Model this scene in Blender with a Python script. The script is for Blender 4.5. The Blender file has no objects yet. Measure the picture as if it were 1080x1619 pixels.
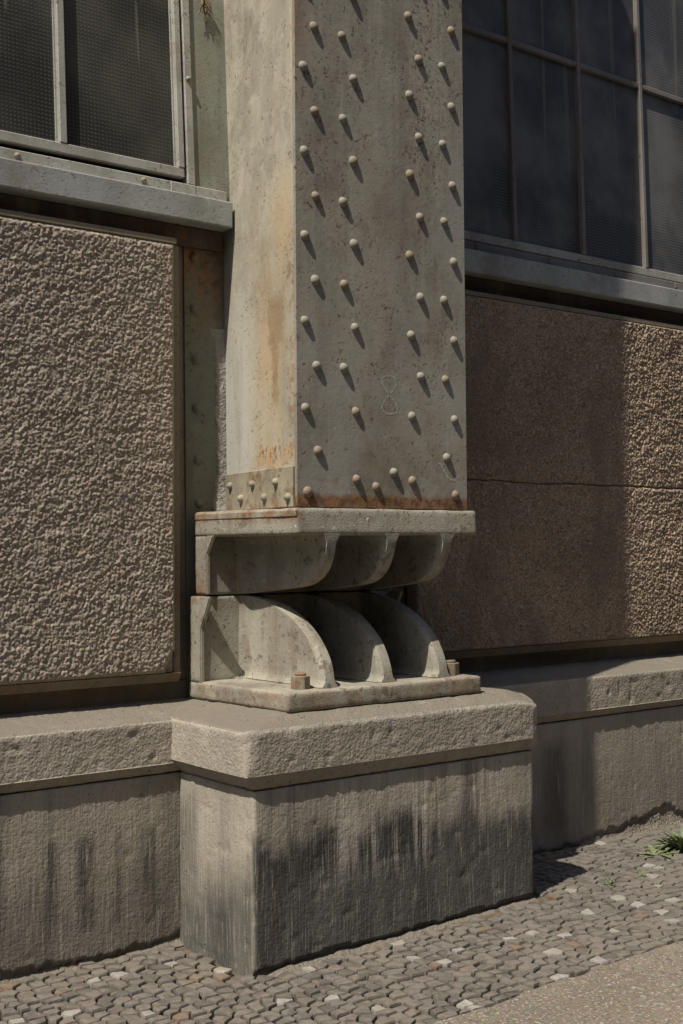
import bpy, bmesh, math, random
import numpy as np
from mathutils import Matrix, Vector

random.seed(7)
RNG = np.random.default_rng(11)
sc = bpy.context.scene
col = sc.collection

# ------------------------------------------------------------------ camera
F_PX = 1950.0
CAM = (-2.2788, -3.4578, 1.4)
YAW, PIT, ROL = 0.65476, 0.031176, -0.0073155
fw = np.array([math.sin(YAW)*math.cos(PIT), math.cos(YAW)*math.cos(PIT), math.sin(PIT)])
rt = np.array([math.cos(YAW), -math.sin(YAW), 0.0])
up = np.cross(rt, fw)
rt2 = rt*math.cos(ROL) + up*math.sin(ROL)
up2 = -rt*math.sin(ROL) + up*math.cos(ROL)
cd = bpy.data.cameras.new('camera')
cam = bpy.data.objects.new('camera', cd); col.objects.link(cam)
cd.sensor_fit = 'AUTO'; cd.sensor_width = 36.0
cd.lens = F_PX/1619.0*36.0
cd.clip_start = 0.05; cd.clip_end = 2000
m = Matrix.Identity(4)
for i in range(3):
    m[i][0], m[i][1], m[i][2], m[i][3] = rt2[i], up2[i], -fw[i], CAM[i]
cam.matrix_world = m
sc.camera = cam

def to_px(p):
    d = np.asarray(p, float) - np.array(CAM)
    z = d @ fw
    return 540 + F_PX*(d @ rt2)/z, 809.5 - F_PX*(d @ up2)/z, z

# ------------------------------------------------------------------ light
SUN = Vector((0.60, 0.193, -1.0)).normalized()
elev = math.asin(-SUN.z)
world = bpy.data.worlds.new('World'); sc.world = world
world.use_nodes = True
wn = world.node_tree.nodes; wl = world.node_tree.links
bgn = wn.get('Background') or wn.new('ShaderNodeBackground')
sky = wn.new('ShaderNodeTexSky'); sky.sky_type = 'NISHITA'; sky.sun_disc = False
sky.sun_elevation = elev
sky.sun_rotation = math.atan2(-SUN.x, -SUN.y)
sky.dust_density = 2.0; sky.air_density = 1.0; sky.ozone_density = 1.0
wl.new(sky.outputs[0], bgn.inputs[0])
bgn.inputs[1].default_value = 0.085
sd = bpy.data.lights.new('sun', 'SUN'); sd.energy = 5.0; sd.angle = math.radians(0.53)
sd.color = (1.0, 0.93, 0.82)
so = bpy.data.objects.new('sun', sd); col.objects.link(so)
so.rotation_euler = SUN.to_track_quat('-Z', 'Y').to_euler()
so.location = (-4, -3, 9)
sc.view_settings.view_transform = 'Standard'; sc.view_settings.look = 'None'
sc.view_settings.gamma = 1.0; sc.view_settings.exposure = 0.2
sc.view_settings.use_curve_mapping = False

# ------------------------------------------------------------------ numeric noise
def _hash(ix, iy, iz, seed):
    h = (ix*374761393 + iy*668265263 + iz*2147483647 + seed*1274126177) & 0xFFFFFFFF
    h = ((h ^ (h >> 13))*1274126177) & 0xFFFFFFFF
    h = ((h ^ (h >> 16))*2246822519) & 0xFFFFFFFF
    return ((h ^ (h >> 15)) & 0xFFFFFF)/16777215.0

def vnoise(p, scale, seed=0):
    q = np.asarray(p, float)*scale
    i = np.floor(q).astype(np.int64); f = q - i; f = f*f*(3-2*f)
    r = 0
    for a in (0, 1):
        for b in (0, 1):
            for c in (0, 1):
                w = (f[:, 0] if a else 1-f[:, 0])*(f[:, 1] if b else 1-f[:, 1])*(f[:, 2] if c else 1-f[:, 2])
                r = r + w*_hash(i[:, 0]+a, i[:, 1]+b, i[:, 2]+c, seed)
    return r - 0.5

def fbm(p, scale, seed=0, oct=3, gain=0.5):
    r = 0; a = 1.0; s = np.asarray(scale, float)
    for k in range(oct):
        r = r + a*vnoise(p, s, seed+17*k); a *= gain; s = s*2.03
    return r

def blobs(x, z, cell, seed, rmin=0.55, rmax=1.0):
    """largest dome at each point of a plane strewn with lumps (0..1)"""
    ix = np.floor(x/cell).astype(np.int64); iz = np.floor(z/cell).astype(np.int64)
    best = np.zeros_like(x)
    for a in (-1, 0, 1):
        for b in (-1, 0, 1):
            jx = ix+a; jz = iz+b; o = np.zeros_like(jx)
            cx = (jx + _hash(jx, jz, o, seed))*cell; cz = (jz + _hash(jx, jz, o, seed+1))*cell
            r = cell*(rmin + (rmax-rmin)*_hash(jx, jz, o, seed+2))
            h = 0.35 + 0.65*_hash(jx, jz, o, seed+3)
            d2 = ((x-cx)**2 + (z-cz)**2)/(r*r)
            best = np.maximum(best, h*np.sqrt(np.clip(1-d2, 0, 1)))
    return best

# ------------------------------------------------------------------ object helpers
def props(o, label=None, cat=None, group=None, kind=None):
    for k, v in (('label', label), ('category', cat), ('group', group), ('kind', kind)):
        if v: o[k] = v
    return o

def thing(name, label, cat, loc=(0, 0, 0), group=None):
    o = bpy.data.objects.new(name, None); col.objects.link(o)
    o.location = loc; o.empty_display_size = 0.1; o['kind'] = 'thing'
    return props(o, label, cat, group)

def link(name, me, mat, parent=None, label=None, loc=None):
    o = bpy.data.objects.new(name, me); col.objects.link(o)
    if mat is not None and not me.materials: me.materials.append(mat)
    if loc is not None: o.location = loc
    if parent is not None:
        o.parent = parent
    if label: o['label'] = label
    return o

def mesh_np(name, v, faces, mat, parent=None, smooth=True, label=None, at=None):
    """v world coords; faces: (n,4) or (n,3) array or list of lists"""
    v = np.asarray(v, float)
    if parent is not None: v = v - np.array(world_of(parent))
    off = None
    if at is not None:
        a = np.array(at, float) - (np.array(world_of(parent)) if parent is not None else 0)
        v = v - a; off = tuple(a)
    me = bpy.data.meshes.new(name)
    if isinstance(faces, np.ndarray):
        n, k = faces.shape
        me.vertices.add(len(v)); me.vertices.foreach_set('co', v.ravel())
        me.loops.add(n*k); me.loops.foreach_set('vertex_index', faces.ravel().astype(np.int32))
        me.polygons.add(n); me.polygons.foreach_set('loop_start', np.arange(0, n*k, k, dtype=np.int32))
        me.polygons.foreach_set('loop_total', np.full(n, k, dtype=np.int32))
        me.update(calc_edges=True); me.validate()
    else:
        me.from_pydata([tuple(p) for p in v], [], [list(f) for f in faces]); me.update()
    me.polygons.foreach_set('use_smooth', np.full(len(me.polygons), smooth, dtype=bool))
    return link(name, me, mat, parent, label, off)

def world_of(o):
    p = Vector((0, 0, 0))
    while o is not None:
        p = p + o.location; o = o.parent
    return tuple(p)

def box_lattice(x0, x1, y0, y1, z0, z1, steps):
    n = [max(2, int(round((b-a)/s))) for a, b, s in ((x0, x1, steps[0]), (y0, y1, steps[1]), (z0, z1, steps[2]))]
    gx = np.linspace(x0, x1, n[0]+1); gy = np.linspace(y0, y1, n[1]+1); gz = np.linspace(z0, z1, n[2]+1)
    idx = np.full((n[0]+1, n[1]+1, n[2]+1), -1, np.int64)
    surf = np.zeros(idx.shape, bool)
    for ax in range(3):
        for e in (0, -1):
            s = [slice(None)]*3; s[ax] = e; surf[tuple(s)] = True
    ii = np.argwhere(surf)
    idx[surf] = np.arange(len(ii))
    v = np.stack([gx[ii[:, 0]], gy[ii[:, 1]], gz[ii[:, 2]]], 1)
    F = []
    def quads(g, flip):
        a, b, c, d = g[:-1, :-1].ravel(), g[1:, :-1].ravel(), g[1:, 1:].ravel(), g[:-1, 1:].ravel()
        F.append(np.stack([a, d, c, b] if flip else [a, b, c, d], 1))
    quads(idx[0], True); quads(idx[-1], False)
    quads(idx[:, 0], False); quads(idx[:, -1], True)
    quads(idx[:, :, 0], True); quads(idx[:, :, -1], False)
    return v, np.concatenate(F)

def rbox(x0, x1, y0, y1, z0, z1, r, steps):
    """box on a fine lattice with rounded edges; returns verts, outward direction, faces"""
    v, f = box_lattice(x0, x1, y0, y1, z0, z1, steps)
    lo = np.array([x0, y0, z0]) + r; hi = np.array([x1, y1, z1]) - r
    q = np.clip(v, lo, hi); d = v - q
    L = np.linalg.norm(d, axis=1, keepdims=True); L[L < 1e-9] = 1
    nrm = d/L
    return q + nrm*r, nrm, f

def bm_obj(name, bm, mat, parent=None, label=None, smooth=False):
    if parent is not None:
        w = Vector(world_of(parent))
        bmesh.ops.translate(bm, verts=bm.verts, vec=-w)
    bmesh.ops.recalc_face_normals(bm, faces=bm.faces)
    me = bpy.data.meshes.new(name); bm.to_mesh(me); bm.free()
    if smooth: me.polygons.foreach_set('use_smooth', np.full(len(me.polygons), True, dtype=bool))
    return link(name, me, mat, parent, label)

def bm_box(bm, x0, x1, y0, y1, z0, z1, bev=0.003, seg=2, tilt=None):
    r = bmesh.ops.create_cube(bm, size=1.0)
    vs = r['verts']
    for v in vs:
        v.co = Vector(((x0+x1)/2 + v.co.x*(x1-x0), (y0+y1)/2 + v.co.y*(y1-y0), (z0+z1)/2 + v.co.z*(z1-z0)))
    if bev:
        es = list({e for v in vs for e in v.link_edges})
        out = bmesh.ops.bevel(bm, geom=es, offset=bev, segments=seg, affect='EDGES', profile=0.5)
        vs = list({v for f in out['faces'] for v in f.verts} | {v for v in vs if v.is_valid})
    if tilt:
        zr, tn = tilt
        for v in vs: v.co.y += (v.co.z - zr)*tn
    return vs

def box(name, b, mat, parent=None, bev=0.003, seg=2, label=None, tilt=None):
    bm = bmesh.new(); bm_box(bm, *b, bev=bev, seg=seg, tilt=tilt)
    return bm_obj(name, bm, mat, parent, label)

def bm_prism(bm, poly, z0, z1, bev=0.002):
    vs = [bm.verts.new((x, y, z0)) for x, y in poly]
    f = bm.faces.new(vs)
    r = bmesh.ops.extrude_face_region(bm, geom=[f])
    nv = [g for g in r['geom'] if isinstance(g, bmesh.types.BMVert)]
    bmesh.ops.translate(bm, verts=nv, vec=(0, 0, z1-z0))
    if bev:
        es = list({e for v in vs+nv for e in v.link_edges})
        bmesh.ops.bevel(bm, geom=es, offset=bev, segments=1, affect='EDGES')

# ------------------------------------------------------------------ material helpers
class T:
    def __init__(s, name):
        s.m = bpy.data.materials.new(name); s.m.use_nodes = True
        s.t = s.m.node_tree; s.n = s.t.nodes; s.n.clear()
        s.out = s.n.new('ShaderNodeOutputMaterial'); s.b = s.n.new('ShaderNodeBsdfPrincipled')
        s.t.links.new(s.b.outputs[0], s.out.inputs[0])
        s.pos = s.n.new('ShaderNodeNewGeometry').outputs['Position']
        sp = s.n.new('ShaderNodeSeparateXYZ'); s.L(s.pos, sp.inputs[0])
        s.x, s.y, s.z = sp.outputs
    def L(s, a, i):
        if isinstance(a, (int, float)): i.default_value = a
        elif isinstance(a, tuple): i.default_value = a + (1,) if len(a) == 3 and i.type == 'RGBA' else a
        else: s.t.links.new(a, i)
    def math(s, op, a, b=0.0, c=None, clamp=False):
        n = s.n.new('ShaderNodeMath'); n.operation = op; n.use_clamp = clamp
        s.L(a, n.inputs[0]); s.L(b, n.inputs[1])
        if c is not None: s.L(c, n.inputs[2])
        return n.outputs[0]
    def mul(s, a, b): return s.math('MULTIPLY', a, b)
    def add(s, a, b): return s.math('ADD', a, b)
    def noise(s, scale, detail=3.0, rough=0.55, stretch=None, vec=None, off=0.0, dist=0.0):
        n = s.n.new('ShaderNodeTexNoise'); n.inputs['Scale'].default_value = scale
        n.inputs['Detail'].default_value = detail; n.inputs['Roughness'].default_value = rough
        n.inputs['Distortion'].default_value = dist
        mp = s.n.new('ShaderNodeMapping'); s.L(vec or s.pos, mp.inputs[0])
        mp.inputs['Location'].default_value = (off, off*0.7, off*1.3)
        if stretch: mp.inputs['Scale'].default_value = stretch
        s.L(mp.outputs[0], n.inputs['Vector'])
        return n.outputs['Fac']
    def voro(s, scale, feature='F1', stretch=None, out='Distance'):
        n = s.n.new('ShaderNodeTexVoronoi'); n.feature = feature; n.inputs['Scale'].default_value = scale
        mp = s.n.new('ShaderNodeMapping'); s.L(s.pos, mp.inputs[0])
        if stretch: mp.inputs['Scale'].default_value = stretch
        s.L(mp.outputs[0], n.inputs['Vector'])
        return n.outputs[out]
    def ramp(s, f, a, b, lo=0.0, hi=1.0):
        n = s.n.new('ShaderNodeMapRange'); n.interpolation_type = 'SMOOTHSTEP'
        s.L(f, n.inputs[0])
        if a <= b: n.inputs[1].default_value, n.inputs[2].default_value, n.inputs[3].default_value, n.inputs[4].default_value = a, b, lo, hi
        else: n.inputs[1].default_value, n.inputs[2].default_value, n.inputs[3].default_value, n.inputs[4].default_value = b, a, hi, lo
        return n.outputs[0]
    def mix(s, f, a, b, mode='MIX'):
        n = s.n.new('ShaderNodeMix'); n.data_type = 'RGBA'; n.blend_type = mode
        s.L(f, n.inputs[0]); s.L(a, n.inputs[6]); s.L(b, n.inputs[7])
        return n.outputs[2]
    def scale(s, c, f):  # colour times scalar
        n = s.n.new('ShaderNodeVectorMath'); n.operation = 'SCALE'
        s.L(c, n.inputs[0]); s.L(f, n.inputs['Scale']); return n.outputs[0]
    def bump(s, h, strength=0.5, dist=0.01, prev=None):
        n = s.n.new('ShaderNodeBump'); n.inputs['Strength'].default_value = strength
        n.inputs['Distance'].default_value = dist; s.L(h, n.inputs['Height'])
        if prev is not None: s.L(prev, n.inputs['Normal'])
        return n.outputs[0]
    def rand(s): return s.n.new('ShaderNodeObjectInfo').outputs['Random']
    def box(s, x=None, y=None, z=None, soft=0.05):
        r = None
        for c, rg in ((s.x, x), (s.y, y), (s.z, z)):
            if rg is None: continue
            a = s.mul(s.ramp(c, rg[0]-soft, rg[0]+soft), s.ramp(c, rg[1]+soft, rg[1]-soft))
            r = a if r is None else s.mul(r, a)
        return r
    def done(s, colour, rough=0.8, normal=None, spec=0.3, metal=0.0):
        s.L(colour, s.b.inputs['Base Color']); s.L(rough, s.b.inputs['Roughness'])
        s.b.inputs['Specular IOR Level'].default_value = spec; s.L(metal, s.b.inputs['Metallic'])
        if normal is not None: s.L(normal, s.b.inputs['Normal'])
        return s.m

RUST = (0.26, 0.130, 0.055); RUSTD = (0.085, 0.045, 0.026); BROWN = (0.16, 0.095, 0.055)

def painted(name, base, rust=None, spots=0.5, grime=0.35, lump=0.0, extra=None, warm=(0.36, 0.30, 0.19)):
    """weathered oil paint over steel; rust: function(T)->mask"""
    t = T(name)
    big = t.noise(3.2, 4, 0.6, stretch=(1, 1, 0.45))
    streak = t.noise(9, 4, 0.6, stretch=(1, 1, 0.07), off=3.1)
    c = t.mix(t.ramp(big, 0.35, 0.68), base, tuple(0.72*k for k in base))
    c = t.mix(t.mul(t.ramp(streak, 0.50, 0.70), grime), c, (0.115, 0.095, 0.07))
    c = t.mix(t.mul(t.ramp(t.noise(5, 4, 0.6, stretch=(1, 1, 0.3), off=9), 0.52, 0.75), 0.45), c, warm)
    c = t.mix(t.mul(t.ramp(t.noise(18, 4, 0.7, off=4), 0.56, 0.72), 0.35), c, tuple(min(1, 1.35*k) for k in base))
    c = t.mix(t.mul(t.ramp(t.noise(2.6, 5, 0.68, off=41), 0.48, 0.66), 0.42), c, (0.15, 0.125, 0.095))
    c = t.mix(t.mul(t.ramp(t.noise(45, 4, 0.7, off=13), 0.57, 0.70), 0.45), c, (0.12, 0.10, 0.075))
    # chips
    chip = t.mul(t.ramp(t.noise(62, 3, 0.65, off=7), 0.585, 0.64), t.ramp(t.noise(7, 3, 0.65, off=2), 0.47, 0.60))
    chip2 = t.ramp(t.noise(36, 3, 0.6, off=5.5), 0.665, 0.70)
    ch = t.math('MAXIMUM', chip, chip2)
    c = t.mix(t.mul(ch, spots), c, RUSTD)
    if extra is not None: c = extra(t, c)
    if rust is not None:
        rm = rust(t)
        rn = t.mix(t.ramp(t.noise(32, 4, 0.7, off=1.7), 0.38, 0.66), RUST, RUSTD)
        c = t.mix(rm, c, rn)
    h = t.add(t.mul(t.noise(60, 4, 0.65), 0.5), t.mul(t.noise(9, 3, 0.5), 0.7))
    h = t.add(h, t.mul(ch, -0.5))
    nb = t.bump(h, 0.45, 0.004)
    if lump: nb = t.bump(t.noise(190, 3, 0.6), 0.6, lump, nb)
    return t.done(c, t.ramp(t.noise(12, 2), 0.3, 0.7, 0.55, 0.8), nb, 0.28)

def concrete(name, base=(0.30, 0.268, 0.218), extra=None, fine=1.0, vert=0.6, top=0.53):
    t = T(name)
    big = t.noise(2.6, 5, 0.62)
    c = t.mix(t.ramp(big, 0.3, 0.7), base, tuple(0.78*k for k in base))
    c = t.mix(t.mul(t.ramp(t.noise(14, 5, 0.7, off=4), 0.45, 0.75), 0.5), c, tuple(min(1, 1.22*k) for k in base))
    c = t.mix(t.mul(t.ramp(t.noise(11, 4, 0.6, stretch=(1, 1, 0.06), off=2), 0.50, 0.72), vert), c, tuple(0.55*k for k in base))
    pat = t.ramp(t.noise(1.7, 4, 0.62, off=91), 0.42, 0.66)
    c = t.mix(t.mul(pat, 0.55), c, tuple(0.66*k for k in base))
    g1 = t.noise(105, 2, 0.6, off=8); g2 = t.noise(150, 2, 0.6, off=1)
    c = t.mix(t.mul(t.ramp(g1, 0.52, 0.66), 0.42*fine), c, tuple(0.42*k for k in base))
    c = t.mix(t.mul(t.ramp(g2, 0.54, 0.68), 0.42*fine), c, tuple(min(1, 1.5*k) for k in base))
    pore = t.mul(t.ramp(t.voro(95), 0.26, 0.14), t.ramp(t.noise(40, 2, 0.5, off=19), 0.50, 0.62))
    if extra is not None: c = extra(t, c)
    c = t.mix(t.mul(pore, 0.6), c, (0.075, 0.065, 0.052))
    hair = t.ramp(t.noise(150, 3, 0.7, stretch=(1, 1, 0.035), off=33), 0.54, 0.66)
    c = t.mix(t.mul(hair, 0.40*vert), c, (0.46, 0.425, 0.36))
    nz = t.n.new('ShaderNodeSeparateXYZ'); t.L(t.n.new('ShaderNodeNewGeometry').outputs['True Normal'], nz.inputs[0])
    upw = t.mul(t.ramp(nz.outputs[2], 0.55, 0.92), t.ramp(t.noise(9, 4, 0.6, off=5), 0.2, 0.5, 0.7, 1.0))
    c = t.mix(upw, c, (0.205*top/0.62, 0.180*top/0.62, 0.145*top/0.62))
    scr = t.noise(85, 4, 0.7, stretch=(1, 1, 0.10), off=6)
    grain = t.noise(105, 2, 0.6, off=8)
    mid = t.mul(t.noise(32, 4, 0.6), 0.5 + 0.5*fine)
    pit = t.ramp(t.voro(26), 0.05, 0.13)
    pitm = t.ramp(t.noise(5.5, 2, off=12), 0.50, 0.60)
    pit = t.math('MULTIPLY_ADD', t.math('SUBTRACT', pit, 1.0), pitm, 1.0)
    h = t.add(t.add(t.mul(scr, 0.60*vert), t.mul(grain, 0.95*fine)), t.add(t.mul(mid, 0.22), t.mul(pit, 1.0)))
    h = t.add(t.add(h, t.mul(pore, -0.45)), t.mul(t.add(t.voro(64), t.mul(t.voro(110), 0.7)), -0.55*fine))
    nb = t.bump(h, 0.95, 0.0052)
    c = t.mix(t.mul(t.math('SUBTRACT', 1.0, pit), 0.55), c, (0.06, 0.052, 0.042))
    return t.done(c, 0.92, nb, 0.15)

# ---- stains that belong to the stone
def pier_stain(t, c):
    # sooty wash over the lower part, ragged top edge, pale run-off streaks
    n = t.add(t.mul(t.noise(5, 4, 0.6, stretch=(1, 1, 0.25), off=3), 0.55), t.mul(t.noise(22, 3, 0.6, stretch=(1, 1, 0.10), off=8), 0.22))
    hh = t.add(t.z, t.math('MULTIPLY_ADD', n, -0.62, 0.24))
    front = t.ramp(t.y, 0.03, 0.0)
    m1 = t.mul(t.ramp(t.add(hh, t.mul(t.ramp(t.x, 0.75, 1.05), 0.06)), 0.475, 0.37), front)
    side = t.math('SUBTRACT', 1.0, front)
    hh2 = t.add(hh, t.math('MULTIPLY', t.ramp(t.y, 0.02, 0.20), 0.10))
    m2 = t.mul(t.ramp(hh2, 0.44, 0.20), side)
    m2 = t.math('MAXIMUM', m2, t.mul(t.mul(t.ramp(t.y, 0.33, 0.40), side), t.ramp(t.z, 0.62, 0.45, 0, 0.65)))
    dark = t.mix(t.ramp(t.noise(7, 4, 0.65, stretch=(1, 1, 0.2), off=21), 0.35, 0.7), (0.060, 0.058, 0.053), (0.118, 0.113, 0.100))
    core_ = t.mul(t.mul(t.ramp(t.z, 0.22, 0.34), t.ramp(hh, 0.50, 0.42)), t.mul(t.ramp(t.x, 1.15, 0.70), front))
    dark = t.mix(t.mul(core_, t.ramp(t.noise(6, 4, 0.65, stretch=(1, 1, 0.35), off=61), 0.12, 0.42, 0.35, 1.0)), dark, (0.040, 0.039, 0.036))
    c = t.mix(t.mul(t.math('MAXIMUM', m1, m2), 0.93), c, dark)
    red = t.mul(t.box(x=(0.02, 0.10), z=(0.02, 0.33), soft=0.03), t.mul(front, t.ramp(t.noise(9, 3, 0.6, stretch=(2, 1, 0.2), off=2), 0.42, 0.6)))
    c = t.mix(t.mul(red, 0.5), c, (0.075, 0.045, 0.03))
    blk = t.mul(t.box(x=(0.22, 0.34), z=(0.30, 0.47), soft=0.05), front)
    c = t.mix(t.mul(blk, t.ramp(t.noise(8, 3, 0.6, stretch=(1, 1, 0.4), off=7), 0.35, 0.55, 0, 0.75)), c, (0.045, 0.042, 0.038))
    strk = t.mul(t.box(x=(0.30, 0.80), z=(0.27, 0.60), soft=0.08), t.mul(front, t.ramp(t.noise(24, 3, 0.6, stretch=(1, 1, 0.03), off=5), 0.48, 0.60)))
    c = t.mix(t.mul(strk, 0.75), c, (0.43, 0.39, 0.335))
    dstr = t.mul(t.box(x=(0.05, 1.3), z=(0.25, 0.62), soft=0.10), t.mul(front, t.ramp(t.noise(19, 3, 0.6, stretch=(1, 1, 0.035), off=55), 0.55, 0.66)))
    c = t.mix(t.mul(dstr, 0.6), c, (0.095, 0.085, 0.072))
    return c

def wall_stain(t, c):
    wash = t.ramp(t.add(t.z, t.math('MULTIPLY_ADD', t.noise(4, 4, 0.6, stretch=(1, 1, 0.2), off=14), -0.5, 0.25)), 0.42, 0.12)
    c = t.mix(t.mul(wash, 0.62), c, (0.12, 0.108, 0.093))
    for xc, w in ((-0.50, 0.018), (-0.375, 0.032), (-0.13, 0.03), (-0.70, 0.02), (-0.25, 0.008)):
        mm = t.mul(t.box(x=(xc-w, xc+w), z=(0.10, 0.42), soft=0.02), t.ramp(t.noise(26, 4, 0.7, stretch=(1, 1, 0.10), off=xc*9), 0.30, 0.55))
        c = t.mix(t.mul(mm, 0.85), c, (0.070, 0.065, 0.058))
    cor = t.box(x=(-0.18, 0.05), z=(0.0, 0.6), soft=0.06)
    c = t.mix(t.mul(cor, t.ramp(t.noise(6, 3, 0.6, stretch=(1, 1, 0.3), off=2.2), 0.35, 0.65, 0, 0.65)), c, (0.10, 0.094, 0.082))
    return c

def right_stain(t, c):
    wash = t.ramp(t.add(t.z, t.math('MULTIPLY_ADD', t.noise(4, 4, 0.6, stretch=(1, 1, 0.25), off=31), -0.5, 0.25)), 0.62, 0.15)
    c = t.mix(t.mul(wash, 0.45), c, (0.15, 0.135, 0.115))
    blk = t.box(x=(1.9, 2.05), z=(0.1, 0.5), soft=0.05)
    return t.mix(t.mul(blk, 0.6), c, (0.07, 0.063, 0.055))

M = {}
M['pier'] = concrete('pier_concrete', base=(0.365, 0.328, 0.268), extra=pier_stain, vert=1.0, fine=0.26)
M['cap'] = concrete('cap_stone', base=(0.375, 0.337, 0.275), vert=0.5, fine=0.55)
M['coping'] = concrete('coping_stone', base=(0.36, 0.322, 0.262), vert=0.5, fine=0.55)
M['wall_left'] = concrete('left_concrete', base=(0.36, 0.322, 0.262), extra=wall_stain, vert=1.0, fine=0.30)
M['wall_right'] = concrete('right_concrete', base=(0.36, 0.320, 0.260), extra=right_stain, fine=0.30, vert=0.9)
M['mortar'] = concrete('mortar', base=(0.215, 0.185, 0.145), vert=0.1, fine=1.4)
M['mortar_grey'] = concrete('grey_mortar', base=(0.29, 0.275, 0.235), vert=0.3, fine=0.9)

def rust_front(t):
    low = t.mul(t.ramp(t.add(t.z, t.math('MULTIPLY_ADD', t.noise(16, 4, 0.7, off=8), -0.05, 0.025)), 1.612, 1.592), t.ramp(t.noise(14, 4, 0.7, off=3), 0.20, 0.42))
    low2 = t.mul(t.ramp(t.z, 1.80, 1.58), t.ramp(t.noise(28, 4, 0.7, off=6), 0.52, 0.66))
    edge = t.mul(t.ramp(t.x, 0.34, 0.262), t.mul(t.ramp(t.z, 2.9, 3.35), t.ramp(t.noise(8, 4, 0.6, stretch=(1, 1, 0.3)), 0.30, 0.6)))
    return t.math('MAXIMUM', t.math('MAXIMUM', t.mul(low, 0.92), t.mul(low2, 0.55)), t.mul(edge, 0.55))
def front_extra(t, c):
    # patch of blistered specks near the upper right, pale scratches
    b = t.mul(t.box(x=(0.80, 0.98), z=(2.75, 3.6), soft=0.06), t.ramp(t.noise(55, 3, 0.6, off=14), 0.57, 0.64))
    c = t.mix(t.mul(b, 0.75), c, (0.07, 0.045, 0.03))
    b2 = t.mul(t.box(x=(0.80, 0.98), z=(2.75, 3.6), soft=0.06), t.ramp(t.noise(60, 3, 0.6, off=31), 0.60, 0.66))
    c = t.mix(t.mul(b2, 0.6), c, (0.45, 0.43, 0.36))
    bl = t.mul(t.ramp(t.noise(5, 5, 0.7, off=27, stretch=(1, 1, 0.6)), 0.50, 0.66), 0.42)
    c = t.mix(bl, c, (0.165, 0.135, 0.098))
    stre = t.mul(t.ramp(t.noise(13, 4, 0.65, off=47, stretch=(1, 1, 0.05)), 0.52, 0.66), 0.4)
    c = t.mix(stre, c, (0.36, 0.345, 0.295))
    dirt = t.mul(t.ramp(t.z, 1.85, 1.60), t.ramp(t.noise(12, 4, 0.7, off=37), 0.36, 0.60))
    c = t.mix(t.mul(dirt, 0.6), c, (0.135, 0.105, 0.07))
    scf = t.mul(t.ramp(t.noise(34, 4, 0.7, off=77, stretch=(1, 1, 0.6)), 0.56, 0.66), t.ramp(t.noise(4, 3, 0.6, off=87), 0.40, 0.60))
    c = t.mix(t.mul(scf, 0.65), c, (0.12, 0.10, 0.072))
    gb = t.ramp(t.noise(3.2, 4, 0.6, off=97, stretch=(1, 1, 0.5)), 0.48, 0.64)
    c = t.mix(t.mul(gb, 0.5), c, (0.325, 0.315, 0.28))
    lo = t.ramp(t.z, 3.0, 1.9)
    return t.mix(t.mul(lo, t.ramp(t.noise(4, 4, 0.6, off=17), 0.4, 0.65, 0.0, 0.4)), c, (0.30, 0.295, 0.262))
M['front'] = painted('column_front_paint', (0.302, 0.277, 0.222), rust_front, 0.8, 0.35, extra=front_extra, warm=(0.235, 0.19, 0.125))

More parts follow.
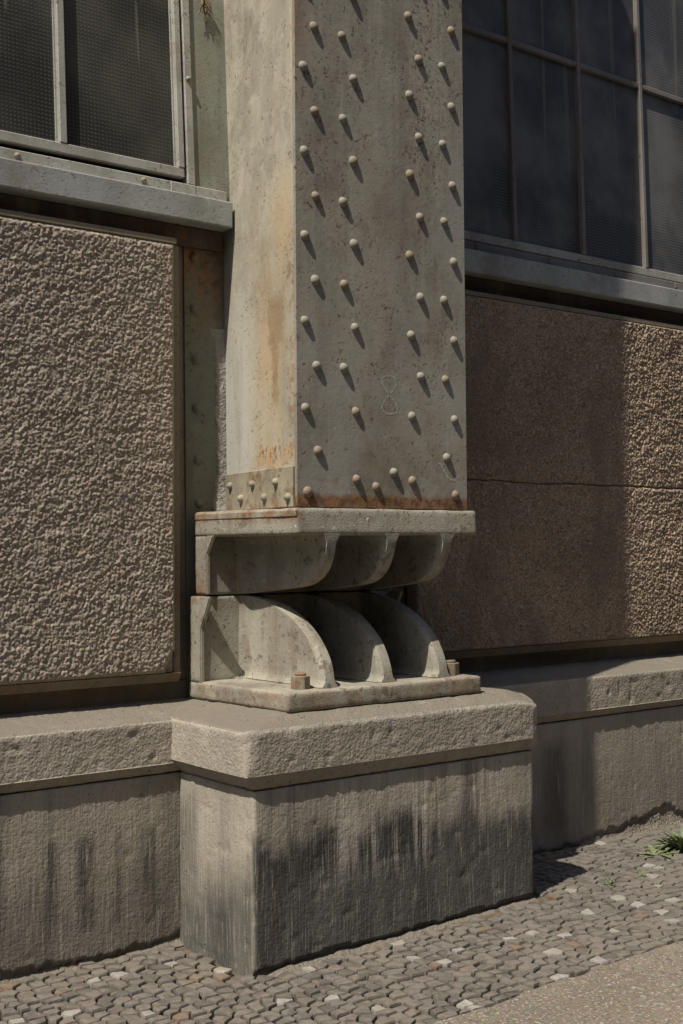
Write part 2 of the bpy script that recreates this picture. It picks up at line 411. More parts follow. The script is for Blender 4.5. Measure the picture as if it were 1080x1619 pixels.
def rust_side(t):
    n = t.noise(16, 5, 0.7, off=2)
    band = t.mul(t.box(z=(1.725, 1.80), y=(0.0, 0.43), soft=0.04), t.ramp(t.noise(21, 4, 0.75, stretch=(1, 1, 0.5), off=5), 0.50, 0.62))
    edge = t.mul(t.ramp(t.y, 0.21, 0.14), t.mul(t.box(z=(1.75, 2.55), soft=0.12), t.ramp(n, 0.47, 0.6)))
    return t.math('MAXIMUM', t.mul(band, 0.8), t.mul(edge, 0.6))
def side_extra(t, c):
    ochre = t.mul(t.box(y=(0.10, 0.42), z=(1.60, 2.75), soft=0.10), t.ramp(t.noise(6, 4, 0.6, stretch=(1, 1, 0.25), off=4), 0.36, 0.66))
    c = t.mix(t.mul(ochre, 0.6), c, (0.46, 0.315, 0.155))
    og = t.mul(t.box(z=(1.71, 1.775), y=(0.0, 0.44), soft=0.04), t.ramp(t.noise(26, 5, 0.75, stretch=(1, 1, 0.45), off=3), 0.40, 0.62))
    c = t.mix(t.mul(og, 0.85), c, (0.50, 0.27, 0.10))
    rdk = t.mul(t.box(z=(1.725, 1.80), y=(0.10, 0.40), soft=0.03), t.ramp(t.noise(34, 4, 0.7, stretch=(1, 1, 0.5), off=13), 0.55, 0.66))
    c = t.mix(t.mul(rdk, 0.85), c, (0.17, 0.085, 0.04))
    wob = t.mul(t.noise(24, 5, 0.75, off=6), 0.09)
    yy = t.add(t.add(t.y, wob), -0.02)
    blk = t.mul(t.ramp(yy, 0.215, 0.24), t.ramp(yy, 0.365, 0.345))
    blk = t.mul(blk, t.mul(t.ramp(t.z, 2.155, 2.17), t.ramp(t.z, 2.37, 2.30)))
    run = t.mul(t.ramp(yy, 0.265, 0.285), t.ramp(yy, 0.335, 0.315))
    run = t.mul(run, t.mul(t.ramp(t.z, 1.90, 1.98), t.ramp(t.z, 2.19, 2.16)))
    br = t.mul(t.math('MAXIMUM', blk, run), t.ramp(t.noise(14, 4, 0.7, off=44), 0.25, 0.6, 0.45, 1.0))
    c = t.mix(t.mul(br, 0.70), c, (0.235, 0.155, 0.088))
    pale = t.mul(t.ramp(t.y, 0.42, 0.55), t.ramp(t.z, 2.5, 2.0))
    c = t.mix(t.mul(pale, 0.6), c, (0.45, 0.45, 0.415))
    worm = t.ramp(t.noise(10, 3, 0.5, off=9, dist=0.9), 0.50, 0.64)
    c = t.mix(t.mul(t.mul(worm, t.ramp(t.z, 2.3, 2.9)), 0.30), c, (0.50, 0.46, 0.37))
    sc_ = t.ramp(t.noise(13, 4, 0.65, off=57, stretch=(1, 1, 0.12)), 0.52, 0.68)
    c = t.mix(t.mul(sc_, 0.35), c, (0.27, 0.225, 0.15))
    sp_ = t.mul(t.ramp(t.noise(50, 3, 0.65, off=67), 0.62, 0.68), t.ramp(t.noise(7, 2, off=3), 0.42, 0.55))
    c = t.mix(t.mul(sp_, 0.7), c, (0.12, 0.085, 0.05))
    return c
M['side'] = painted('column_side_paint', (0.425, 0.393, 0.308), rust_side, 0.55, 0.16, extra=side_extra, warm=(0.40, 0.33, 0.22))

def rust_band(t): return t.mul(t.ramp(t.noise(10, 5, 0.7, off=6), 0.48, 0.62), 0.72)
M['band'] = painted('foot_band_paint', (0.335, 0.305, 0.225), rust_band, 0.6)
def rust_shoe(t):
    top = t.mul(t.box(z=(1.505, 1.553), x=(0.1, 0.26), soft=0.015), t.ramp(t.noise(9, 5, 0.7, off=11), 0.40, 0.58))
    low = t.mul(t.box(z=(0.83, 0.902), soft=0.008), t.ramp(t.noise(8, 5, 0.7, off=15), 0.40, 0.58))
    mid = t.mul(t.box(z=(1.20, 1.33), y=(0.60, 0.8), soft=0.03), t.ramp(t.noise(9, 3, 0.6, off=1), 0.42, 0.58))
    run = t.ramp(t.noise(20, 4, 0.65, stretch=(1, 1, 0.35), off=23), 0.63, 0.72)
    return t.math('MAXIMUM', t.math('MAXIMUM', t.mul(top, 0.70), t.mul(low, 0.40)), t.math('MAXIMUM', t.mul(mid, 0.6), t.mul(run, 0.45)))
def shoe_extra(t, c):
    w = t.mul(t.box(x=(0.2, 0.60), y=(0.0, 0.12), z=(1.47, 1.55), soft=0.02), t.ramp(t.noise(48, 3, 0.6, off=3), 0.64, 0.68))
    big = t.mul(t.ramp(t.noise(19, 4, 0.7, off=61), 0.55, 0.63), t.ramp(t.noise(5, 2, off=3), 0.36, 0.55))
    c = t.mix(t.mul(big, 0.75), c, (0.125, 0.095, 0.066))
    dots = t.mul(t.ramp(t.add(t.voro(26), t.mul(t.noise(60, 2), 0.25)), 0.27, 0.19), t.ramp(t.noise(10, 2, off=8), 0.47, 0.57))
    c = t.mix(t.mul(dots, 0.7), c, (0.075, 0.056, 0.04))
    run = t.ramp(t.noise(15, 4, 0.65, stretch=(1, 1, 0.14), off=71), 0.53, 0.70)
    c = t.mix(t.mul(run, 0.5), c, (0.19, 0.145, 0.098))
    pale = t.ramp(t.noise(30, 4, 0.7, off=81), 0.58, 0.70)
    c = t.mix(t.mul(pale, 0.45), c, (0.44, 0.435, 0.375))
    return t.mix(t.mul(w, 0.8), c, (0.62, 0.62, 0.58))
M['shoe'] = painted('shoe_paint', (0.325, 0.308, 0.250), rust_shoe, 0.7, 0.25, lump=0.0035, extra=shoe_extra, warm=(0.30, 0.25, 0.16))
M['nut'] = painted('bolt_paint', (0.25, 0.21, 0.15), lambda t: t.mul(t.ramp(t.noise(25, 3), 0.45, 0.6), 0.6), 0.4)
M['jamb'] = painted('jamb_paint', (0.255, 0.27, 0.215), lambda t: t.mul(t.mul(t.ramp(t.z, 2.25, 2.62), t.ramp(t.z, 2.70, 2.66)), t.ramp(t.noise(7, 4, 0.6, stretch=(1, 1, 0.3)), 0.32, 0.6)), 0.4, 0.4, lump=0.001)
M['post'] = painted('post_paint', (0.185, 0.187, 0.145), lambda t: t.mul(t.mul(t.ramp(t.z, 2.15, 2.62), t.ramp(t.z, 2.70, 2.66)), t.ramp(t.noise(7, 4, 0.6, stretch=(1, 1, 0.3)), 0.30, 0.55)), 0.7, 0.6, lump=0.0015, warm=(0.15, 0.12, 0.08))
M['brownstrip'] = painted('rusty_strip', (0.13, 0.108, 0.082), lambda t: t.mul(t.ramp(t.noise(10, 4, 0.6, stretch=(1, 1, 0.3)), 0.45, 0.7), 0.35), 0.5)
M['redlead'] = painted('red_brown_primer', (0.075, 0.052, 0.042), lambda t: t.mul(t.ramp(t.noise(14, 4), 0.50, 0.70), 0.30), 0.5)
M['sill'] = painted('sill_paint', (0.345, 0.358, 0.342), lambda t: t.mul(t.ramp(t.noise(30, 4, 0.7, off=2), 0.66, 0.71), 0.6), 0.45, 0.15, warm=(0.26, 0.255, 0.225))
M['frame'] = painted('window_paint', (0.36, 0.355, 0.318), lambda t: t.mul(t.ramp(t.noise(24, 4, 0.7, off=2), 0.62, 0.70), 0.5), 0.6, 0.35, warm=(0.25, 0.225, 0.17))
M['frame_dark'] = painted('old_window_paint', (0.20, 0.185, 0.175), lambda t: t.mul(t.ramp(t.noise(24, 4, 0.7, off=2), 0.60, 0.70), 0.5), 0.6, 0.4, warm=(0.20, 0.17, 0.12))
M['edge'] = painted('panel_edge_paint', (0.225, 0.20, 0.145), lambda t: t.mul(t.ramp(t.z, 1.35, 0.95), t.ramp(t.noise(9, 4, 0.6, stretch=(1, 1, 0.3)), 0.40, 0.66, 0, 0.4)), 0.6, 0.5, warm=(0.20, 0.15, 0.08))

def rivet_mat():
    t = T('rivet_paint')
    r = t.rand()
    c = t.mix(t.ramp(r, 0.55, 1.0), (0.262, 0.25, 0.21), (0.24, 0.195, 0.14))
    c = t.mix(t.mul(t.ramp(t.noise(70, 3, 0.6), 0.52, 0.68), 0.55), c, (0.25, 0.17, 0.10))
    low = t.ramp(t.z, 1.72, 1.58)
    c = t.mix(t.mul(low, 0.7), c, (0.21, 0.115, 0.07))
    return t.done(c, 0.7, t.bump(t.noise(110, 3), 0.5, 0.002), 0.25)
M['rivet'] = rivet_mat()

def roughcast(name, base, dark, mott=0.3):
    t = T(name)
    c = t.mix(t.ramp(t.noise(2.2, 4, 0.6), 0.3, 0.7), base, dark)
    c = t.mix(t.mul(t.ramp(t.noise(60, 4, 0.65, off=3), 0.4, 0.7), 0.45), c, tuple(1.3*k for k in base))
    c = t.mix(t.mul(t.ramp(t.noise(130, 3, 0.6, off=9), 0.60, 0.70), 0.5), c, (0.09, 0.07, 0.05))
    c = t.mix(t.mul(t.ramp(t.noise(13, 4, 0.6, off=5), 0.55, 0.7), 0.35), c, (0.24, 0.165, 0.10))
    c = t.mix(t.mul(t.ramp(t.noise(85, 3, 0.7, off=29), 0.50, 0.60), mott), c, tuple(0.45*k for k in base))
    c = t.mix(t.mul(t.ramp(t.noise(95, 3, 0.7, off=37), 0.53, 0.64), mott), c, tuple(1.45*k for k in base))
    c = t.mix(t.mul(t.ramp(t.noise(3.4, 4, 0.65, off=51, stretch=(1, 1, 0.5)), 0.46, 0.66), mott*0.8), c, tuple(0.6*k for k in base))
    nb = t.bump(t.noise(190, 4, 0.7), 0.8, 0.003)
    return t.done(c, 0.93, nb, 0.12)
M['rc_left'] = roughcast('roughcast_grey', (0.365, 0.312, 0.254), (0.30, 0.256, 0.207), 0.4)
M['rc_right'] = roughcast('roughcast_brown', (0.40, 0.312, 0.23), (0.255, 0.192, 0.135), 0.9)

def glass(name, tint, dirt):
    t = T(name)
    wx = t.n.new('ShaderNodeTexWave'); wx.wave_type = 'BANDS'; wx.bands_direction = 'X'; wx.inputs['Scale'].default_value = 21
    wz = t.n.new('ShaderNodeTexWave'); wz.wave_type = 'BANDS'; wz.bands_direction = 'Z'; wz.inputs['Scale'].default_value = 21
    t.L(t.pos, wx.inputs['Vector']); t.L(t.pos, wz.inputs['Vector'])
    g = t.mul(wx.outputs['Fac'], wz.outputs['Fac'])
    d = t.mul(t.ramp(t.noise(9, 4, 0.6, stretch=(1, 1, 0.06), off=4), 0.40, 0.72), 0.85)
    d2 = t.ramp(t.noise(2.3, 3, 0.6, off=7), 0.35, 0.7)
    c = t.mix(t.math('MAXIMUM', d, t.mul(d2, 0.5)), tint, dirt)
    c = t.mix(t.mul(t.ramp(g, 0.25, 0.6), 0.6), tuple(0.5*k for k in tint), c)
    blot = t.ramp(t.noise(1.6, 4, 0.6, off=23), 0.40, 0.65)
    c = t.mix(t.mul(blot, 0.55), c, dirt)
    run = t.mul(t.ramp(t.noise(24, 1, 0.4, stretch=(1, 1, 0.012), off=2.7), 0.70, 0.73), 0.5)
    c = t.mix(run, c, (0.17, 0.165, 0.13))
    nb = t.bump(g, 0.35, 0.002)
    nb = t.bump(t.noise(30, 3), 0.25, 0.003, nb)
    return t.done(c, 0.42, nb, 0.22)
M['glass_left'] = glass('wired_glass', (0.055, 0.055, 0.049), (0.10, 0.097, 0.080))
M['glass_right'] = glass('dusty_wired_glass', (0.105, 0.104, 0.110), (0.22, 0.215, 0.195))
def plain(name, c, rough=0.9):
    t = T(name); return t.done(t.mix(t.ramp(t.noise(6, 3), 0.3, 0.7), c, tuple(0.7*k for k in c)), rough, None, 0.1)
M['core'] = plain('dark_plain', (0.06, 0.052, 0.045))

def cobble_mat(name, cols, var=0.25):
    t = T(name)
    r = t.rand()
    wn_ = t.n.new('ShaderNodeTexVoronoi'); wn_.inputs['Scale'].default_value = 17; t.L(t.pos, wn_.inputs['Vector'])
    sep_ = t.n.new('ShaderNodeSeparateColor'); t.L(wn_.outputs['Color'], sep_.inputs[0])
    r = t.math('FRACT', t.add(r, t.mul(sep_.outputs[0], 0.5)))
    c = t.mix(t.ramp(r, 0.15, 0.45), cols[0], cols[1])
    c = t.mix(t.ramp(r, 0.80, 0.88), c, cols[2])
    c = t.mix(t.mul(t.ramp(t.noise(35, 4, 0.65), 0.4, 0.7), 0.55), c, tuple(0.62*k for k in cols[0]))
    c = t.mix(t.mul(t.ramp(t.noise(3.5, 3, 0.6, off=4), 0.42, 0.68), 0.30), c, (0.20, 0.168, 0.128))
    nb = t.bump(t.add(t.noise(120, 4, 0.7), t.mul(t.noise(40, 3), 1.2)), 0.7, 0.0035)
    return t.done(c, 0.78, nb, 0.25)
M['cobble'] = cobble_mat('cobble_stone', [(0.112, 0.100, 0.086), (0.165, 0.147, 0.125), (0.175, 0.146, 0.118)])
M['cobble_white'] = cobble_mat('pale_cobble_stone', [(0.32, 0.30, 0.268), (0.28, 0.262, 0.232), (0.35, 0.328, 0.292)])
M['cobble_red'] = cobble_mat('red_cobble_stone', [(0.185, 0.128, 0.092), (0.18, 0.135, 0.10), (0.21, 0.13, 0.078)])
def bed_mat():
    t = T('joint_sand')
    c = t.mix(t.ramp(t.noise(40, 4, 0.7), 0.35, 0.65), (0.085, 0.070, 0.053), (0.140, 0.115, 0.085))
    return t.done(c, 0.95, t.bump(t.noise(220, 3), 0.7, 0.003), 0.1)
M['bed'] = bed_mat()
def asphalt():
    t = T('gritty_path')
    c = t.mix(t.ramp(t.noise(3, 4, 0.6), 0.3, 0.7), (0.225, 0.19, 0.148), (0.175, 0.148, 0.114))
    v = t.voro(85, out='Color')
    c = t.mix(0.22, c, v, 'MULTIPLY')
    c = t.mix(t.mul(t.ramp(t.noise(95, 2, 0.6, off=2), 0.56, 0.66), 0.75), c, (0.40, 0.36, 0.30))
    c = t.mix(t.mul(t.ramp(t.noise(75, 2, 0.6, off=6), 0.55, 0.66), 0.7), c, (0.085, 0.070, 0.054))
    return t.done(c, 0.9, t.bump(t.add(t.voro(85), t.noise(160, 4, 0.7)), 0.8, 0.004), 0.15)
M['path'] = asphalt()
M['road'] = plain('road_asphalt', (0.06, 0.057, 0.053))
M['kerb'] = plain('kerb_granite', (0.26, 0.245, 0.22))
def leaf(name, a, b):
    t = T(name)
    c = t.mix(t.ramp(t.noise(60, 3), 0.35, 0.65), a, b)
    m_ = t.done(c, 0.6, None, 0.3)
    t.b.inputs['Transmission Weight'].default_value = 0.0
    return m_
M['leaf'] = leaf('weed_leaf', (0.115, 0.145, 0.062), (0.175, 0.205, 0.105))
M['dead'] = leaf('dead_weed', (0.12, 0.075, 0.04), (0.20, 0.14, 0.08))
def chalk():
    t = T('chalk')
    mixn = t.n.new('ShaderNodeMixShader'); tr = t.n.new('ShaderNodeBsdfTransparent')
    t.L(t.ramp(t.noise(90, 3, 0.7), 0.36, 0.56, 0.15, 0.85), mixn.inputs[0])
    t.L(tr.outputs[0], mixn.inputs[1]); t.L(t.b.outputs[0], mixn.inputs[2]); t.L(mixn.outputs[0], t.out.inputs[0])
    return t.done((0.48, 0.46, 0.43), 0.95, None, 0.1)
M['chalk'] = chalk()

# ================================================================== SETTING
def gz(x, y):
    x = np.asarray(x, float)
    return 0.020*np.clip(x/1.2, -1.2, 1.0) + 0.0*np.asarray(y, float)

def sheet(name, x0, x1, y0, y1, nx, ny, dz, mat, amp=0.0, kind='structure', label=None):
    gx, gy = np.meshgrid(np.linspace(x0, x1, nx+1), np.linspace(y0, y1, ny+1), indexing='ij')
    p = np.stack([gx.ravel(), gy.ravel(), gz(gx.ravel(), gy.ravel()) + dz], 1)
    if amp: p[:, 2] += amp*fbm(p, 18, 3, 3)
    i = np.arange((nx+1)*(ny+1)).reshape(nx+1, ny+1)
    f = np.stack([i[:-1, :-1].ravel(), i[1:, :-1].ravel(), i[1:, 1:].ravel(), i[:-1, 1:].ravel()], 1)
    o = mesh_np(name, p, f, mat); o['kind'] = kind
    if label: o['label'] = label
    return o

sheet('ground', -300, 300, -300, 300, 8, 8, -0.13, M['road'])
pavement = sheet('pavement', -2.6, 4.6, -0.78, 0.60, 240, 46, -0.014, M['bed'], 0.006)
for v_ in pavement.data.vertices: v_.co.z -= 0.012*max(0.0, min(1.0, (1.0-v_.co.x)/0.6))
EDGE_Y = -0.70
def path_sheet():
    xs = np.linspace(-3.0, 5.5, 340); ys = np.concatenate([np.linspace(0, 1.0, 40), np.linspace(1.05, 2.4, 12)])
    gx, gy = np.meshgrid(xs, ys, indexing='ij')
    p0 = np.stack([gx.ravel(), gx.ravel()*0, gx.ravel()*0], 1)
    yy = EDGE_Y + 0.014*fbm(p0, 9, 5, 3)*1.6 - gy.ravel()
    p = np.stack([gx.ravel(), yy, gz(gx.ravel(), yy)], 1)
    p[:, 2] += 0.003*fbm(p, 30, 8, 3) + 0.002
    i = np.arange(len(p)).reshape(gx.shape)
    f = np.stack([i[:-1, :-1].ravel(), i[:-1, 1:].ravel(), i[1:, 1:].ravel(), i[1:, :-1].ravel()], 1)
    o = mesh_np('path', p, f, M['path']); o['kind'] = 'structure'
path_sheet()

# kerb; unseen houses opposite, added so glass and shaded faces see less sky
o = box('kerb', (-40, 40, -3.24, -3.10, -0.25, -0.002), M['kerb'], None, 0.01); o['kind'] = 'structure'
opp = box('added_building', (-45, 45, -26, -18, -0.2, 15), M['core'], None, 0); opp['kind'] = 'structure'
for i in range(-10, 11):
    for k in range(4):
        box('window', (i*3.8-0.6, i*3.8+0.6, -18.002, -17.95, 1.6+k*3.4, 3.5+k*3.4), M['glass_right'], opp, 0)
# added unseen dark blocks behind the infill, stopping light leaks through gaps
o = box('wall', (-4.2, 6.2, 0.80, 3.0, -0.05, 2.66), M['core'], None, 0); o['kind'] = 'structure'
o = box('wall', (-4.2, 6.2, 1.25, 3.0, 2.665, 7.2), M['core'], None, 0); o['kind'] = 'structure'

# ------------------------------------------------------------------ concrete base walls and pier
def stone_noise(v, n, a_big, a_mid, a_fine, seed, pits=0.0):
    d = a_big*fbm(v, 4, seed, 2) + a_mid*fbm(v, 17, seed+40, 3) + a_fine*fbm(v, 70, seed+80, 2)
    if pits:
        q = vnoise(v, 24, seed+5); d = d - pits*np.clip((q-0.27)/0.2, 0, 1)
        q = vnoise(v, 55, seed+9); d = d - 0.5*pits*np.clip((q-0.30)/0.15, 0, 1)
    return v + n*d[:, None]

def coping_warp(v, y_front, y_flat, z_low, z_high, z_edge, z_under, over):
    """top rises to the back; underside slopes up to the drip edge"""
    w = v.copy()
    t = np.clip((v[:, 1]-y_front)/(y_flat-y_front), 0, 1)
    top = z_low + (z_high-z_low)*t
    k = (v[:, 2]-z_edge)/(z_low-z_edge)
    w[:, 2] = np.where(k >= 0, z_edge + k*(top-z_edge), v[:, 2])
    return w

def base_wall(name, label, x0, x1, cx0, cx1, mat, coping_mat, seed, crack):
    root = thing(name, label, 'wall', ((x0+x1)/2, 0.6, 0))
    xs = 0.010
    v, n, f = rbox(x0, x1, 0.485, 0.79, -0.08, 0.60, 0.006, (xs, 0.05, 0.010))
    w = stone_noise(v, n, 0.0016, 0.0008, 0.0008, seed, 0.003)
    fr = (n[:, 1] < -0.5)
    cz = np.interp(w[:, 0], crack[0], crack[1]) + 0.02*vnoise(w*np.array([1, 0, 0]), 22, seed) + 0.016*vnoise(w*np.array([1, 0, 0]), 60, seed+1)
    w[:, 1] += np.where(fr & (w[:, 2] < cz), 0.011, 0.0)
    mesh_np('wall_body', w, f, mat, root)
    # skirt of mortar below the crack
    def skirt():
        nx = int((x1-x0)/0.010); prof = 9
        xx = np.linspace(x0+0.003, x1-0.003, nx+1)
        P = []
        for k in range(prof):
            s = k/(prof-1)
            c = np.interp(xx, crack[0], crack[1])
            zt = c - 0.012 + 0.010*vnoise(np.stack([xx, xx*0, xx*0], 1), 40, seed+3)
            zb = gz(xx, 0) - 0.02
            y = 0.494 - 0.030*s**2.2 + 0.004*(s == 0)
            z = zt + (zb-zt)*s
            P.append(np.stack([xx, np.full_like(xx, y), z], 1))
        p = np.concatenate(P)
        p[:, 1] += 0.010*fbm(p, 30, seed+7, 3)
        i = np.arange(len(p)).reshape(prof, nx+1)
        fc = np.stack([i[:-1, :-1].ravel(), i[1:, :-1].ravel(), i[1:, 1:].ravel(), i[:-1, 1:].ravel()], 1)
        mesh_np('mortar_skirt', p, fc, M['mortar'], root)
    skirt()
    # coping: soffit slab + rounded stone
    v, n, f = rbox(cx0, cx1, 0.464, 0.79, 0.602, 0.795, 0.010, (0.010, 0.010, 0.010))
    w = coping_warp(v, 0.464, 0.70, 0.795, 0.838, 0.635, 0.602, 0.035)
    # sloping underside
    s = np.clip((w[:, 1]-0.466)/0.021, 0, 1)
    lowm = w[:, 2] < 0.640
    w[:, 2] = np.where(lowm, np.maximum(w[:, 2], 0.638-0.036*s), w[:, 2])
    w = stone_noise(w, n, 0.0020, 0.0022, 0.0026, seed+200, 0.007)
    mesh_np('coping', w, f, coping_mat, root)
    return root

base_wall('base_wall', 'low concrete wall with rounded coping to the left of the pier, dark vertical stains', -2.6, 0.010, -2.6, 0.16, M['wall_left'], M['coping'], 100,
          ([-2.6, -0.681, -0.527, -0.341, -0.169, -0.002], [0.0, 0.016, 0.006, 0.000, 0.006, 0.018]))
base_wall('base_wall', 'low concrete wall with coping to the right of the pier, jagged crack along its foot', 1.322, 4.8, 1.330, 4.8, M['wall_right'], M['coping'], 300,
          ([1.3, 2.13, 2.20, 2.426, 2.568, 2.714, 2.814, 2.914, 3.2, 4.8], [0.02, 0.02, 0.048, 0.056, 0.082, 0.102, 0.112, 0.055, 0.04, 0.05]))

pier = thing('concrete_pier', 'large stained concrete pier with thick cap under the steel column', 'pier', (0.665, 0.35, 0))
v, n, f = rbox(0.0, 1.33, 0.0, 0.79, -0.08, 0.60, 0.010, (0.0095, 0.012, 0.0095))
w = stone_noise(v, n, 0.0016, 0.0007, 0.0007, 500, 0.003)
# ragged undercut at the foot of the front
foot = gz(w[:, 0], 0) + 0.006 + 0.010*vnoise(w*np.array([1, 0, 0]), 9, 77) + 0.007*vnoise(w*np.array([1, 0, 0]), 38, 78)
w[:, 1] += np.where((n[:, 1] < -0.5) & (w[:, 2] < foot), 0.014, 0.0)
mesh_np('pier_body', w, f, M['pier'], pier)
v, n, f = rbox(-0.048, 1.358, -0.021, 0.79, 0.602, 0.805, 0.011, (0.010, 0.010, 0.010))
tt = np.minimum(np.clip((v[:, 1]+0.021)/0.096, 0, 1), np.clip((v[:, 0]+0.048)/0.226, 0, 1))
kk = (v[:, 2]-0.652)/(0.805-0.652)
w = v.copy(); w[:, 2] = np.where(kk >= 0, 0.652 + kk*(0.800 + 0.040*tt - 0.652), v[:, 2])
s = np.clip(np.minimum((w[:, 1]+0.019)/0.021, (w[:, 0]+0.046)/0.048), 0, 1)
w[:, 2] = np.where(w[:, 2] < 0.655, np.maximum(w[:, 2], 0.652-0.050*s), w[:, 2])
# worn vertical arris at the near corner
cx = np.clip(1-np.hypot(w[:, 0]+0.048, w[:, 1]+0.021)/0.05, 0, 1)*np.clip((w[:, 2]-0.64)/0.12, 0.25, 1)
w[:, 0] += 0.020*cx; w[:, 1] += 0.012*cx
cx = np.clip(1-np.hypot(w[:, 0]-1.358, w[:, 1]+0.021)/0.05, 0, 1)
w[:, 0] -= 0.010*cx; w[:, 1] += 0.012*cx
w[:, 2] -= 0.022*np.clip((w[:, 0]-1.22)/0.11, 0, 1)**2*np.clip((w[:, 2]-0.75)/0.05, 0, 1)
w = stone_noise(w, n, 0.0020, 0.0022, 0.0026, 700, 0.007)
mesh_np('pier_cap', w, f, M['cap'], pier)

def ledge(name, x0, x1, y_in, y_out, z_in, z_out, seed, along='x'):
    nx = int((x1-x0)/0.009); prof = 8
    xx = np.linspace(x0, x1, nx+1); P = []
    for k in range(prof):
        s = k/(prof-1)
        wob = 0.010*vnoise(np.stack([xx, xx*0, xx*0], 1), 12, seed)
        tp = np.clip((xx-x0)/0.10, 0, 1)**0.6
        y = y_in + (y_out-y_in+wob)*s*tp
        z = z_out + (z_in-z_out)*tp*(1-s**1.6)
        gx_, gy_ = (xx, y*np.ones_like(xx)) if along == 'x' else (y*np.ones_like(xx), xx)
        P.append(np.stack([gx_, gy_, gz(gx_, gy_) + z], 1))
    p = np.concatenate(P); p[:, 2] += 0.008*fbm(p, 34, seed+2, 3)
    i = np.arange(len(p)).reshape(prof, nx+1)
    fc = np.stack([i[:-1, :-1].ravel(), i[1:, :-1].ravel(), i[1:, 1:].ravel(), i[:-1, 1:].ravel()], 1)
    if along != 'x': fc = fc[:, ::-1].copy()
    mesh_np(name, p, fc, M['mortar'], pier)
ledge('mortar_ledge', 0.02, 1.335, 0.02, -0.024, -0.002, -0.024, 41)

# ------------------------------------------------------------------ bearing shoes
def fil(d, r): 
    d = np.clip(d/r, 0, 1); return r*(1-np.sqrt(np.clip(1-(1-d)**2, 0, 1)))

def rib(name, parent, xc, prof, y_web, zc, down, th=0.060, label=None, seed=0):
    """cast rib: side profile (front y at each z); thickened by fillets at web and plate"""
    prof = sorted(prof, key=lambda a: a[1])
    pz = np.array([p[1] for p in prof]); py = np.array([p[0] for p in prof])
    # dense smooth samples along the profile
    arc = np.concatenate([[0], np.cumsum(np.hypot(np.diff(py), np.diff(pz)))])
    s = np.linspace(0, arc[-1], 46)
    def smooth(a):
        b = np.interp(s, arc, a)
        for _ in range(4): b[1:-1] = 0.25*b[:-2] + 0.5*b[1:-1] + 0.25*b[2:]
        return b
    zs, ys = smooth(pz), smooth(py)
    nu = 22; rows = len(zs)
    us = np.linspace(0, 1, nu)**1.15
    Y = ys[:, None] + (y_web-ys)[:, None]*us[None, :]; Z = np.repeat(zs[:, None], nu, 1)
    dpl = np.abs(Z - zc); dw = np.abs(y_web - Y)
    half = th/2 + fil(dpl, 0.032) + fil(dw, 0.045)
    rim = 0.014
    dr = (Y - ys[:, None])
    half = half - 0.010*np.clip(1-dr/rim, 0, 1)**2
    wob = 0.003*fbm(np.stack([Y.ravel(), Z.ravel(), np.full(Y.size, xc)], 1), 9, seed, 2).reshape(Y.shape)
    Lx = xc - half + wob; Rx = xc + half + wob
    vl = np.stack([Lx.ravel(), Y.ravel(), Z.ravel()], 1); vr = np.stack([Rx.ravel(), Y.ravel(), Z.ravel()], 1)
    i = np.arange(rows*nu).reshape(rows, nu); N = rows*nu
    q = lambda g: np.stack([g[:-1, :-1].ravel(), g[1:, :-1].ravel(), g[1:, 1:].ravel(), g[:-1, 1:].ravel()], 1)
    F = [q(i), q(i)[:, ::-1] + N]
    e = i[:, 0]; F.append(np.stack([e[:-1], e[:-1]+N, e[1:]+N, e[1:]], 1))
    for e, fl in ((i[0], True), (i[-1], False)):
        g = np.stack([e[:-1], e[1:], e[1:]+N, e[:-1]+N], 1); F.append(g if fl else g[:, ::-1])
    o = mesh_np(name, np.concatenate([vl, vr]), np.concatenate(F), M['shoe'], parent, label=label)
    bm = bmesh.new(); bm.from_mesh(o.data); bmesh.ops.recalc_face_normals(bm, faces=bm.faces)
    for ed in bm.edges:
        if len(ed.link_faces) == 2 and ed.calc_face_angle(0) > 0.8: ed.smooth = False
    bm.to_mesh(o.data); bm.free()
    return o

def cast_box(name, b, parent, r=0.008, step=0.012, seed=1, amp=0.003, draft=0.0, skew=0.0):
    v, n, f = rbox(*b, r, (step, step, step))
    d = amp*fbm(v, 11, seed, 3)
    if draft: v[:, 1] += np.where(n[:, 1] < -0.5, (v[:, 2]-b[4])*draft, 0)
    v = v + n*d[:, None]
    wl = np.clip((0.36-v[:, 0])/(0.36-b[0]), 0, 1)
    v[:, 0] -= wl*skew*(v[:, 1]-0.06)
    return mesh_np(name, v, f, M['shoe'], parent)

